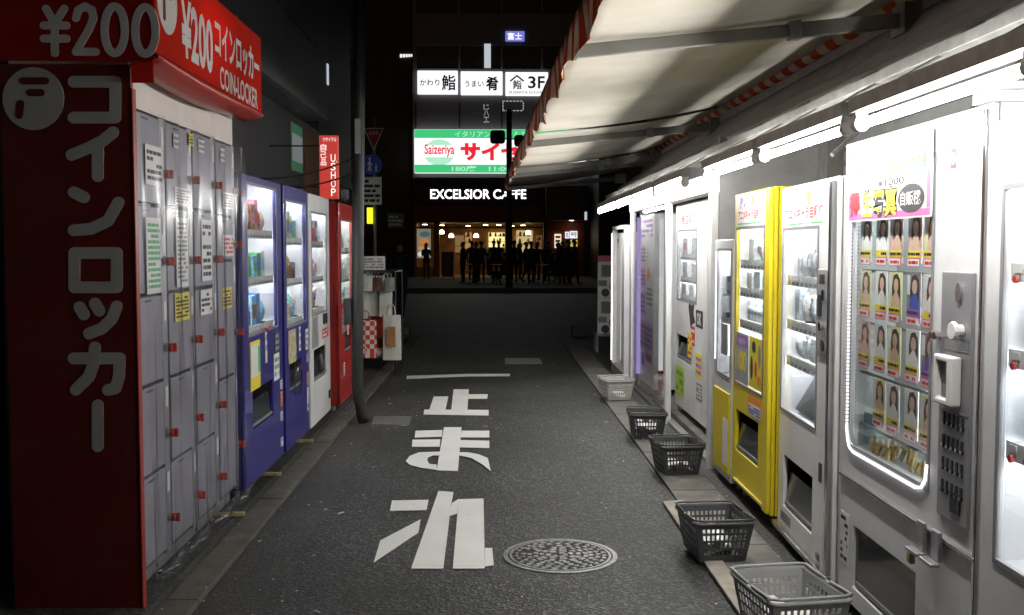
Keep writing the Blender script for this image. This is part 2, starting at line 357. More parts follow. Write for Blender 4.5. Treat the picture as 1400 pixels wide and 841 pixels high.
def link(name, me, m, parent=None, smooth=False, bevel=0.0, loc=None, rot=None, seg=2):
    o = bpy.data.objects.new(name, me); C.objects.link(o)
    if m is not None and not me.materials: me.materials.append(m)
    if parent: o.parent = parent
    if loc: o.location = loc
    if rot: o.rotation_euler = rot
    if smooth: me.polygons.foreach_set('use_smooth', [True] * len(me.polygons))
    if bevel:
        b = o.modifiers.new('bevel', 'BEVEL'); b.width = bevel; b.segments = seg; b.limit_method = 'ANGLE'; b.angle_limit = R(40)
    return o
def thing(name, label, cat, loc=(0, 0, 0), rz=0.0, group=None):
    o = bpy.data.objects.new(name, None); C.objects.link(o); o.empty_display_size = 0.1
    o.location = loc; o.rotation_euler = (0, 0, rz); return tag(o, label, cat, group)
def tag(o, label, cat, group=None):
    o['label'] = label; o['category'] = cat
    if group: o['group'] = group
    return o
def struct(o): o['kind'] = 'structure'; return o
def dup(root, loc=None, rz=None, label=None):
    r = root.copy(); C.objects.link(r)
    if loc: r.location = loc
    if rz is not None: r.rotation_euler = (0, 0, rz)
    if label: r['label'] = label
    for ch in list(root.children):
        c = ch.copy(); C.objects.link(c); c.parent = r
        for g in list(ch.children):
            d = g.copy(); C.objects.link(d); d.parent = c
    return r
XZ = lambda y0: (lambda a, b, t: (a, y0 + t, b))          # plate facing -y, going inward +y
def box(name, m, parent, x0, x1, y0, y1, z0, z1, bevel=0.0, seg=2):
    return MB().box(x0, x1, y0, y1, z0, z1).build(name, m, parent, bevel=bevel, seg=seg)

_tc = {}
def text_mesh(body, bold=0.0, res=3):
    key = (body, bold)
    if key in _tc: return _tc[key]
    c = bpy.data.curves.new('t', 'FONT'); c.body = body; c.offset = bold; c.resolution_u = res
    o = bpy.data.objects.new('t', c); C.objects.link(o); bpy.context.view_layer.update()
    me = bpy.data.meshes.new_from_object(o)
    vs = [v.co.copy() for v in me.vertices]; fs = [tuple(p.vertices) for p in me.polygons]
    bpy.data.objects.remove(o); bpy.data.curves.remove(c); bpy.data.meshes.remove(me)
    _tc[key] = (vs, fs); return _tc[key]
def text(body, m, parent, x0, x1, z0, z1, y, bold=0.0, shear=0.0, name='lettering', to3=None):
    vs, fs = text_mesh(body, bold)
    if not vs: return None
    ax0 = min(v.x for v in vs); ax1 = max(v.x for v in vs); az0 = min(v.y for v in vs); az1 = max(v.y for v in vs)
    b = MB()
    for v in vs:
        a = x0 + (v.x - ax0) / (ax1 - ax0) * (x1 - x0); c = z0 + (v.y - az0) / max(1e-6, az1 - az0) * (z1 - z0)
        a += shear * (c - z0)
        b.v.append((a, y, c) if to3 is None else tuple(to3(a, c, y)))
    b.f = list(fs)
    me = b.mesh(name)
    return link(name, me, m, parent)
def vtext(body, m, parent, x0, x1, z0, z1, y, bold=0.0):
    n = len(body); h = (z1 - z0) / n
    for i, ch in enumerate(body):
        text(ch, m, parent, x0, x1, z1 - (i + 0.94) * h, z1 - (i + 0.06) * h, y, bold)
def fine_print(m, parent, x0, x1, z0, z1, y, rows, seed=0):
    rnd = random.Random(seed); b = MB(); h = (z1 - z0) / rows
    for r in range(rows):
        x = x0
        while x < x1 - h * 0.3:
            wd = min(rnd.uniform(0.5, 2.2) * h, x1 - x)
            if rnd.random() < 0.85: b.box(x, x + wd, y - 0.0006, y, z0 + r * h + h * 0.2, z0 + r * h + h * 0.78)
            x += wd + h * 0.25
    if b.v:
        o = b.build('print', m, parent); o['kind'] = 'stuff'; return o
def sheet(name, m, parent, x0, x1, z0, z1, y, t=0.002):
    return box(name, m, parent, x0, x1, y - t, y, z0, z1)
def notice(parent, m, x0, x1, z0, z1, y, rows, ink=None, seed=0, name='sticker'):
    s = sheet(name, m, parent, x0, x1, z0, z1, y)
    p = 0.1 * min(x1 - x0, z1 - z0)
    fine_print(ink or M['ink'], parent if parent.parent else s, x0 + p, x1 - p, z0 + p, z1 - p, y - 0.0024, rows, seed)
    return s
def strokes(paths, r, to3, t0=0.004, closed=False):
    """round-capped strokes: list of 2-d polylines -> one mesh; each stroke 0.3 mm prouder than the last"""
    b = MB(); k = 0
    for path in paths:
        for (a, c) in zip(path[:-1], path[1:]):
            a2, c2 = Vector(a), Vector(c); d = (c2 - a2)
            ang = math.atan2(d.y, d.x); pts = []
            for i in range(9): q = ang + math.pi / 2 + math.pi * i / 8; pts.append((a2.x + r * math.cos(q), a2.y + r * math.sin(q)))
            for i in range(9): q = ang - math.pi / 2 + math.pi * i / 8; pts.append((c2.x + r * math.cos(q), c2.y + r * math.sin(q)))
            t = t0 + k * 0.0002; k += 1
            b.prism(pts, to3, t)
    return b

# ================================================================== THE SETTING
g = MB().box(-150, 150, -60, 260, -0.3, -0.03).build('ground', M['ground']); struct(g)
al = MB().box(-1.0, 1.115, -6, 17.6, -0.2, 0.0).build('alley_road', M['alley']); struct(al)
st = MB().box(-60, 60, 17.6, 35.0, -0.2, -0.008).build('cross_street', M['ground']); struct(st)
pl = struct(MB().box(-1.285, -1.0, -6, 17.5, -0.2, -0.006).build('gutter_left', M['gutter']))
pr = struct(MB().box(1.12, 9.0, -6, 17.5, -0.2, 0.004).build('pavement_right', M['gutter']))
sl = struct(MB().box(-6.0, -1.435, -6, 17.5, -0.2, 0.055).build('pavement_left', M['gutter']))
kl = bpy.data.objects.new('kerb_left', None); C.objects.link(kl); struct(kl)
rnd = random.Random(3)
y = 2.0
while y < 17:
    o = MB().box(-1.432, -1.288, y + 0.002, y + 0.598, -0.1, 0.018 + rnd.uniform(-0.003, 0.004)).build('kerb_stone', M['kerb'], kl, bevel=0.005)
    y += 0.6
kr = bpy.data.objects.new('gutter_right', None); C.objects.link(kr); struct(kr)
y = 2.2
while y < 15.5:
    MB().box(1.12, 1.42, y + 0.005, y + 0.595, -0.1, 0.012 + rnd.uniform(-0.003, 0.004)).build('gutter_slab', M['concrete'], kr, bevel=0.006)
    y += 0.6
fs = struct(MB().box(-60, 60, 35.0, 60, -0.2, 0.15).build('far_pavement', M['paving'], bevel=0.03))
fk = bpy.data.objects.new('far_kerb', None); C.objects.link(fk); struct(fk)
for i in range(-12, 13): MB().box(i * 1.0 + 0.01, i * 1.0 + 0.99, 34.8, 34.99, -0.1, 0.165).build('kerb_stone', M['concrete'], fk, bevel=0.02)
for px, py in ((550, 458), (792, 458)):
    p = U(px, py, z=0)
    tag(MB().box(p.x - 0.14, p.x + 0.14, p.y - 0.2, p.y + 0.2, -0.05, 0.16).build('corner_stone', M['concrete'], bevel=0.02),
        'pale concrete kerb block at the alley mouth beside the ' + ('dark standing figure' if px < 700 else 'capsule toy machines'), 'kerb block')

# ---- painted characters on the road
def road_poly(polys, name, label, zz=0.006):
    b = MB()
    for i, p in enumerate(polys):
        b.prism([tuple(U(a, c, z=0).xy) for a, c in p], lambda a, c, t: (a, c, zz - t), 0.003 )
        zz += 0.0006
    return tag(b.build(name, M['paint']), label, 'road marking')
re_ = [[(599.5,672.5),(620,674),(617,690),(606,779),(562,779)], [(627,684),(661,683),(663,779),(619,779)], [(663,751),(673,751),(675,775),(663,776)],
       [(536,686),(586,685),(583,699),(533,700)], [(575,712),(572,730),(511,771),(520,741)], [(618,690),(627,684),(625,704),(613,708)]]
road_poly(re_, 'road_character', 'large white painted hiragana re on asphalt beside the round manhole cover')
ma_ = [[(607,585),(631,585),(626,645),(597,644)], [(568,590),(605,589),(604,598),(567,599)], [(631,590),(669,590),(669,599),(630,599)],
       [(564,602.5),(602,602),(601,612),(563,612)], [(629,603),(669,604),(669,614),(628,613)],
       [(555,632),(560,625),(573,620),(602,619),(601,624),(592,624),(585,627),(584,631),(587,636),(597,637),(597,644),(575,641),(560,637)],
       [(628,620),(640,620),(655,623),(667,628),(671,646),(660,637),(645,628),(627,624)]]
road_poly(ma_, 'road_character', 'white painted hiragana ma, the middle character of the road lettering')
to_ = [[(620,533),(641,533),(639,561),(617,561)], [(593,543),(613,543),(609,561),(587,561)], [(580,561),(668,561.5),(668,569),(579,567.5)], [(640,540),(667,540),(666,546),(640,546)]]
road_poly(to_, 'road_character', 'white painted kanji for stop, the character next to the stop line')
road_poly([[(556,514.6),(640,511.8),(697,511.8),(697,514.8),(640,515),(556,518.6)]], 'stop_line', 'thin white stop line painted across the alley asphalt')
p0 = [U(a, c, z=0).xy for a, c in ((511,570),(563,570),(559,582),(508,581))]
tag(MB().prism([tuple(q) for q in p0], lambda a, c, t: (a, c, 0.007 - t), 0.02).build('steel_plate', M['steel_plate']), 'worn pale steel plate on the road at the foot of the black pole', 'plate')
p0 = [U(a, c, z=0).xy for a, c in ((690,490),(738,490),(742,498),(691,498))]
tag(MB().prism([tuple(q) for q in p0], lambda a, c, t: (a, c, 0.005 - t), 0.02).build('drain_plate', M['iron']), 'dark rectangular iron drain plate beyond the stop line', 'plate')
p0 = [U(a, c, z=0.02) for a, c in ((906,686),(935,684),(1036,841),(1012,841))]
tag(MB().prism([tuple(q.xy) for q in p0], lambda a, c, t: (a, c, 0.024 - t), 0.02).build('edge_board', mat('tan_board', (0.30, 0.27, 0.22), 0.8, var=0.25, scale=9, bump=0.2, grime=0.4), bevel=0.003), 'long tan board lying along the edge of the asphalt under a basket', 'board')

# ---- manhole
mc = U(766, 760, z=0)
mh = thing('manhole_cover', 'round cast iron manhole cover with raised relief in the asphalt', 'manhole cover', (mc.x, mc.y, 0), 0.4)
MB().lathe([(0.001, 0.002), (0.262, 0.002), (0.262, 0.001)], n=48).build('base', M['iron_dark'], mh)
MB().lathe([(0.287, -0.02), (0.287, 0.005), (0.264, 0.006), (0.262, -0.02)], n=64).build('rim', M['iron'], mh, smooth=False)
b = MB(); rr = random.Random(11)
for ring in range(7):
    r0 = 0.02 + ring * 0.032; r1 = r0 + 0.024; n = max(5, int(2 * math.pi * r0 / 0.045)); off = rr.random() * 6
    for i in range(n):
        if rr.random() < 0.05: continue
        a0 = off + 2 * math.pi * (i + rr.uniform(0.02, 0.14)) / n; a1 = off + 2 * math.pi * (i + rr.uniform(0.80, 0.98)) / n
        j0, j1 = rr.uniform(-0.006, 0.004), rr.uniform(-0.004, 0.006)
        pts = [((r0 + j0) * math.cos(a0), (r0 + j0) * math.sin(a0)), ((r0 + j1) * math.cos(a1), (r0 + j1) * math.sin(a1)),
               ((r1 + j1) * math.cos(a1 - 0.08), (r1 + j1) * math.sin(a1 - 0.08)), ((r1 + j0) * math.cos(a0 + 0.06), (r1 + j0) * math.sin(a0 + 0.06))]
        b.prism(pts, lambda a, c, t: (a, c, 0.0075 - t), 0.007)
b.build('relief', M['iron'], mh, bevel=0.002, seg=1)
MB().lathe([(0.243, 0.0), (0.243, 0.0065), (0.256, 0.0065), (0.256, 0.0)], n=64).build('inner_ring', M['iron'], mh)

# ---- litter
b = MB(); rr = random.Random(21)
for i in range(170):
    yy = 3.6 + 11 * rr.random() ** 1.6
    side = rr.random()
    xx = rr.uniform(-1.42, -0.75) if side < 0.5 else (rr.uniform(-0.9, 1.0) if side < 0.75 else rr.uniform(1.0, 1.45))
    zz = 0.024 if xx < -1.285 else (-0.004 if xx < -1.0 else (0.001 if xx < 1.035 else 0.018))
    s_ = rr.uniform(0.002, 0.005); a = rr.random() * 6.3; L_ = s_ * rr.choice([1, 1, 1, 2.2, 5])
    ca, sa = math.cos(a), math.sin(a)
    q = [(-L_, -s_), (L_, -s_), (L_, s_), (-L_, s_)]
    b.hexa([(xx + u * ca - v * sa, yy + u * sa + v * ca, zz) for u, v in q] + [(xx + u * ca - v * sa, yy + u * sa + v * ca, zz + s_ * 0.8) for u, v in q])
o = b.build('litter', M['litter']); o['kind'] = 'stuff'; o['label'] = 'small pale litter and grit scattered over the asphalt'; o['category'] = 'litter'

# ================================================================== LEFT SIDE
LX = -1.50
lk = thing('coin_locker', 'bank of lilac grey coin lockers wrapped in clear film beside the red sign', 'coin locker', (LX, 4.31, 0.055), R(90))
LW, LH = 1.69, 2.08
box('cabinet', M['dark_pl'], lk, 0, LW, 0.03, 0.55, 0.08, LH)
box('plinth', M['steel'], lk, 0.0, LW, 0.06, 0.5, 0.0, 0.08)
colx = [0.0, 0.43, 0.85, 1.27, 1.69]
rows5 = [0.105 + i * 0.394 for i in range(6)]
colrows = [rows5, rows5, rows5, [0.105, 0.767, 1.42, 1.665, LH - 0.005]]
cc = random.Random(5)
for ci in range(4):
    x0, x1 = colx[ci], colx[ci + 1]
    box('key_strip', M['locker_frame'], lk, x1 - 0.075, x1 - 0.004, 0.004, 0.03, 0.09, LH - 0.003, bevel=0.002)
    rws = colrows[ci]
    for j in range(len(rws) - 1):
        z0, z1 = rws[j] + 0.008, min(rws[j + 1] - 0.008, LH - 0.01)
        dy = cc.uniform(-0.003, 0.003)
        d = box('door', M['locker'], lk, x0 + 0.010, x1 - 0.084, dy, 0.028, z0, z1, bevel=0.004)
        zk = z0 + (z1 - z0) * 0.36
        MB().tube([(x1 - 0.04, 0.003, zk), (x1 - 0.04, -0.012, zk)], 0.022, 12).build('lock', M['chrome'], lk)
        kn = MB().tube([(x1 - 0.04, -0.0125, zk), (x1 - 0.04, -0.03, zk)], 0.020, 12).box(x1 - 0.046, x1 - 0.034, -0.048, -0.0305, zk - 0.02, zk + 0.02)
        kn.build('key', M['redknob'], lk, bevel=0.003)
        sheet('number_plate', M['white_pl'], lk, x1 - 0.058, x1 - 0.024, z1 - 0.12, z1 - 0.03, 0.0035)
        box('vent', M['dark_pl'], d, x0 + 0.12, x0 + 0.2, dy - 0.0015, dy + 0.002, z1 - 0.022, z1 - 0.014)
def lsheet(m, px0, py0, px1, py1, rows, ink='ink', seed=0):
    a, b_ = U(px0, py0, x=LX + 0.006), U(px1, py1, x=LX + 0.006)
    notice(lk, M[m], a.y - 4.31, b_.y - 4.31, b_.z - 0.055, a.z - 0.055, -0.0055, rows, M[ink], seed)
for k, a in enumerate([('white_pl', 198, 196, 223, 256, 5), ('white_pl', 199, 297, 221, 400, 12, 'ink_green'), ('white_pl', 240, 297, 258, 391, 14, 'ink_grey'), ('white_pl', 275, 300, 290, 383, 8),
                       ('yellow_pl', 239, 402, 259, 436, 6), ('white_pl', 274, 397, 290, 428, 4), ('yellow_pl', 304, 394, 317, 420, 5), ('white_pl', 239, 255, 260, 282, 5, 'ink_grey'),
                       ('white_pl', 304, 262, 319, 287, 5, 'ink_grey'), ('white_pl', 304, 321, 319, 350, 4, 'ink_red'), ('white_pl', 237, 182, 245, 204, 2, 'ink_grey'), ('white_pl', 271, 190, 279, 210, 2, 'ink_grey'),
                       ('yellow_pl', 258, 182, 264, 200, 3), ('white_pl', 301, 202, 307, 222, 2, 'ink_grey')]):
    lsheet(*a[:6], ink=(a[6] if len(a) > 6 else 'ink'), seed=k)
# clear protective film hung in front, with folds, and its weighted hem
b = MB(); NX, NZ = 40, 30; fr = random.Random(9)
ph = [fr.uniform(0, 6.3) for _ in range(6)]
for i in range(NX + 1):
    for j in range(NZ + 1):
        x = LW * i / NX; z = 0.06 + 2.0 * j / NZ; k = 1 - j / NZ
        b.v.append((x, -0.055 - 0.012 * math.sin(9 * x + ph[0] + 1.5 * z) - 0.010 * math.sin(23 * x + ph[1] - 2 * z) - 0.006 * math.sin(47 * x + 5 * z + ph[2]) * (0.4 + k), z))
for i in range(NX):
    for j in range(NZ):
        a = i * (NZ + 1) + j; b.f.append((a, a + NZ + 1, a + NZ + 2, a + 1))
b.build('film_curtain', M['film'], lk, smooth=True)
b = MB()
for i in range(4):
    x0 = LW * i / 4
    b.tube([(x0 + 0.02, -0.06, 0.085 + fr.uniform(-0.01, 0.01)), (x0 + LW / 8, -0.075, 0.065), (x0 + LW / 4 - 0.02, -0.06, 0.085)], 0.028, 8)
b.build('film_hem', M['film'], lk, smooth=True)
for i in range(5): MB().lathe([(0.004, 0), (0.013, 0.0), (0.013, 0.012), (0.006, 0.016)], c=(0.02 + LW * i / 4.08, -0.075, 0.1), n=8).build('film_clip', M['chrome'], lk)
box('header_panel', M['pale_panel'], lk, 0.0, LW, 0.012, 0.5, LH + 0.002, LH + 0.2)

# ---- red sign cabinet with hood
sg = thing('locker_sign', 'tall dark red sign with white katakana and a red lightbox hood over the lockers', 'sign', (-1.73, 4.2, 0.05))
def SG(px, py, Y=4.2): p = U(px, py, y=Y); return (p.x + 1.73, p.z - 0.05)
sx0, sx1 = SG(10, 500)[0], SG(187, 500)[0]
col_ = box('column', M['red'], sg, sx0, sx1, 0.0, 0.03, 0.0, 2.235, bevel=0.004)
box('edge_trim', mat('red_plastic_trim', (0.25, 0.02, 0.012), 0.4), sg, sx1 + 0.001, sx1 + 0.009, -0.006, 0.034, 0.0, 2.14, bevel=0.003)
SP = lambda a, c, t: (SG(a, c)[0], -t, SG(a, c)[1])
KAT = {'ko': [[(101,112),(158,112),(158,161)], [(101,161),(158,161)]], 'i': [[(98,212),(120,203),(140,193),(155,181)], [(134,199),(134,241)]],
       'n': [[(101,263),(115,270)], [(101,315),(125,313),(148,302),(162,277)]], 'ro': [[(102,346),(160,346),(160,393),(102,393),(102,346)]],
       'tsu': [[(109,420),(115,430)], [(130,415),(136,425)], [(122,456),(140,449),(153,436),(160,419)]],
       'ka': [[(101,490),(164,490),(163,515),(158,531),(148,533)], [(130,475),(129,495),(122,515),(104,533)]], 'bo': [[(134,554),(134,610)]]}
for k_, v_ in KAT.items():
    strokes(v_, 8.0, SP).build('katakana', M['letter'], col_)
disc = MB().prism([(46 + 42 * math.cos(a * math.pi / 24), 135 + 43 * math.sin(a * math.pi / 24)) for a in range(48)], SP, 0.004).build('emblem', M['letter'], col_)
strokes([[(32,111),(63,111)], [(42,127),(57,127)], [(29,142),(27,158)]], 5.0, SP, 0.006).build('emblem_bar', M['red'], col_)
# hood: front face with price, alley fascia, lip, lamp inside.  local x to 0.387 (world -1.343)
HX = -1.343 + 1.73; HZ0, HZ1 = 2.245, 2.70
M['red_dim'] = translucent('red_lightbox_front', (0.34, 0.02, 0.012), 0.42)
hf = MB().box(sx0, HX - 0.012, -0.05, -0.04, HZ0 - 0.005, HZ1).build('hood_front', M['red_dim'], sg)
box('hood_front_skirt', M['red_lit'], sg, sx1 + 0.02, HX - 0.012, -0.05, -0.04, HZ0 - 0.09, HZ0 - 0.008)
HP = lambda a, c, t: (SG(a, c, 4.15)[0], -0.05 - t, SG(a, c, 4.15)[1])
def ell(cx, cy, rx, ry, n=20): return [(cx + rx * math.cos(2 * math.pi * i / n), cy + ry * math.sin(2 * math.pi * i / n)) for i in range(n + 1)]
for s_ in ([[(63,12),(75,32)], [(88,12),(75,32)], [(75,32),(75,73)], [(60,35),(91,35)], [(60,53),(91,53)]],
           [[(104,25),(107,14),(116,9),(126,14),(128,25),(122,40),(104,71),(131,71)]], [ell(157, 41, 14, 32)], [ell(199, 42, 14, 32)]):
    strokes(s_, 5.4, HP, 0.003).build('price_lettering', M['letter_lit'], hf)
fa = MB().box(HX - 0.010, HX, -0.05, 1.81, HZ0 + 0.03, HZ1).build('hood_fascia', M['red_lit'], sg)
b = MB(); n = 8                                            # bulging lip under the fascia
ring = []
for i in range(25):
    yy = -0.05 + 1.86 * i / 24; sag = 0.05 * math.sin(math.pi * min(1, i / 20)) ** 0.8
    ring.append([(HX - 0.005 + 0.035 * math.sin(math.pi * q / n) - 0.10 * (q / n) ** 2, yy, HZ0 + 0.03 - (0.05 + 0.7 * sag) * q / n) for q in range(n + 1)])
k0 = 0
for r_ in ring: b.v += r_
for i in range(24):
    for q in range(n): a = i * (n + 1) + q; b.f.append((a, a + 1, a + n + 2, a + n + 1))
lip = b.build('hood_lip', mat('red_glossy_lip', (0.34, 0.03, 0.02), 0.3, var=0.2), sg, smooth=True); sm = lip.modifiers.new('solid', 'SOLIDIFY'); sm.thickness = 0.006
box('hood_top', M['red'], sg, sx0, HX - 0.012, -0.038, 1.81, HZ1 - 0.01, HZ1)
box('hood_back', M['white_pl'], sg, sx0, sx0 + 0.01, -0.038, 1.81, HZ0 + 0.03, HZ1 - 0.012)
box('hood_end', M['red'], sg, sx0 + 0.012, HX - 0.012, 1.80, 1.81, HZ0 + 0.03, HZ1 - 0.012)
box('hood_floor', M['white_pl'], sg, sx0 + 0.012, HX - 0.05, 0.101, 1.79, HZ0 + 0.03, HZ0 + 0.04)
MB().tube([(HX - 0.085, 0.55, HZ0 + 0.33), (HX - 0.085, 1.15, HZ0 + 0.33)], 0.014, 10).build('hood_lamp', em('hood_tube', (1, 0.85, 0.65), 12.0), sg)
FP = lambda a, c, t: (HX + t, a, c)
def ftext(s_, y0, y1, z0, z1, bold, m='letter_lit'):
    return text(s_, M[m], fa, y0 - 4.2, y1 - 4.2, z0 - 0.05, z1 - 0.05, 0.003, bold, to3=FP)
strokes([[(p, q) for p, q in ell(0.10, HZ0 + 0.25, 0.001, 0.001, 3)]], 0.001, FP)
MB().prism([(0.10 + 0.13 * math.cos(i * math.pi / 20), HZ0 + 0.27 + 0.14 * math.sin(i * math.pi / 20)) for i in range(40)], FP, 0.003).build('emblem', M['letter_lit'], fa)
strokes([[(0.08, HZ0 + 0.35), (0.16, HZ0 + 0.35)], [(0.10, HZ0 + 0.29), (0.14, HZ0 + 0.29)], [(0.055, HZ0 + 0.25), (0.055, HZ0 + 0.19)]], 0.014, FP, 0.005).build('emblem_bar', M['red'], fa)
ftext('¥200', 4.48, 4.98, 2.37, 2.63, 0.03)
ftext('コインロッカー', 5.02, 5.95, 2.47, 2.66, 0.03)
ftext('COIN-LOCKER', 5.10, 5.90, 2.33, 2.44, 0.02)

# ---- products for the machines
PC = {}
def pcol(c):
    if c not in PC:
        tab = {'blue': (0.06, 0.18, 0.55), 'sky': (0.25, 0.5, 0.75), 'red': (0.5, 0.05, 0.04), 'brown': (0.22, 0.11, 0.05), 'beige': (0.55, 0.42, 0.3), 'green': (0.1, 0.35, 0.12),
               'teal': (0.08, 0.4, 0.38), 'yellow': (0.65, 0.55, 0.08), 'lime': (0.45, 0.6, 0.08), 'grey': (0.33, 0.33, 0.35), 'dark': (0.05, 0.05, 0.07), 'white': (0.7, 0.7, 0.7),
               'purple': (0.2, 0.12, 0.4), 'pink': (0.6, 0.25, 0.35), 'orange': (0.6, 0.25, 0.05), 'pale': (0.55, 0.60, 0.62), 'clear': (0.6, 0.66, 0.70)}
        PC[c] = mat('product_' + c, tab[c], 0.35, var=0.45, scale=38)
    return PC[c]
def product(kind, col, col2, loc, rz, label, wd, ht, group=None):
    a = pcol(col); b2 = pcol(col2)
    if kind == 'carton':
        t = thing('carton', label, 'box', loc, rz, group)
        box('box_body', a, t, -wd/2, wd/2, -wd*0.3, wd*0.3, 0, ht, bevel=0.002, seg=1)
        box('label_panel', b2, t, -wd*0.38, wd*0.38, -wd*0.3-0.0015, -wd*0.3, ht*0.25, ht*0.7)
    elif kind == 'bottle':
        t = thing('drink_bottle', label, 'bottle', loc, rz, group); r = wd / 2
        MB().lathe([(r*0.9, 0), (r, 0.01), (r, ht*0.62), (r*0.45, ht*0.84), (r*0.4, ht*0.9)], n=14).build('bottle_body', a, t, smooth=True)
        MB().lathe([(r*1.02, ht*0.25), (r*1.02, ht*0.55)], n=14).build('wrapper', b2, t, smooth=True)
        MB().lathe([(r*0.45, ht*0.9), (r*0.45, ht)], n=10).build('cap', M['white_pl'], t)
    elif kind == 'can':
        t = thing('drink_can', label, 'can', loc, rz, group); r = wd / 2
        MB().lathe([(r*0.82, 0), (r, ht*0.05), (r, ht*0.93), (r*0.82, ht)], n=16).build('can_body', a, t, smooth=True)
        MB().lathe([(r*1.01, ht*0.3), (r*1.01, ht*0.6)], n=16).build('label_band', b2, t, smooth=True)
        MB().lathe([(r*0.8, ht+0.0005), (r*0.8, ht+0.003), (r*0.7, ht+0.003)], n=16).build('lid', M['chrome'], t)
    elif kind == 'packet':
        t = thing('snack_packet', label, 'packet', loc, rz, group); q = MB()
        for i in range(9):
            z = ht * i / 8; th = 0.004 + wd * 0.22 * math.sin(math.pi * i / 8) ** 0.7
            q.v += [(-wd/2, 0, z), (-wd/4, -th, z), (0, -th*1.15, z), (wd/4, -th, z), (wd/2, 0, z), (wd/4, th, z), (0, th*1.15, z), (-wd/4, th, z)]
        for i in range(8):
            for k in range(8): u = i*8+k; v = i*8+(k+1) % 8; q.f.append((u, v, v+8, u+8))
        q.build('packet_body', a, t, smooth=True)
        box('printed_label', b2, t, -wd*0.26, wd*0.26, -wd*0.26-0.002, -wd*0.25, ht*0.35, ht*0.62)
    else:   # figure: small toy figure on a base
        t = thing('toy_figure', label, 'toy figure', loc, rz, group); s = ht
        MB().lathe([(s*0.28, 0), (s*0.28, s*0.05)], n=16).build('stand', M['dark_pl'], t)
        q = MB()
        q.tube([(-s*0.07, 0, s*0.05), (-s*0.06, 0, s*0.28), (-s*0.04, 0, s*0.45)], s*0.045, 8, r_end=s*0.07)
        q.tube([(s*0.07, 0, s*0.05), (s*0.06, 0, s*0.28), (s*0.04, 0, s*0.45)], s*0.045, 8, r_end=s*0.07)
        q.build('legs', b2, t, smooth=True)
        q = MB().lathe([(s*0.13, s*0.40), (s*0.10, s*0.52), (s*0.13, s*0.66), (s*0.05, s*0.73)], n=12)
        q.tube([(-s*0.12, 0, s*0.66), (-s*0.2, -s*0.05, s*0.52), (-s*0.15, -s*0.15, s*0.45)], s*0.035, 7)
        q.tube([(s*0.12, 0, s*0.66), (s*0.22, -s*0.05, s*0.6), (s*0.2, -s*0.1, s*0.78)], s*0.035, 7)
        q.build('torso', a, t, smooth=True)
        MB().lathe([(s*0.04, s*0.73), (s*0.11, s*0.78), (s*0.125, s*0.87), (s*0.08, s*0.97), (s*0.01, s)], n=12).build('head', pcol('beige'), t, smooth=True)
    return t

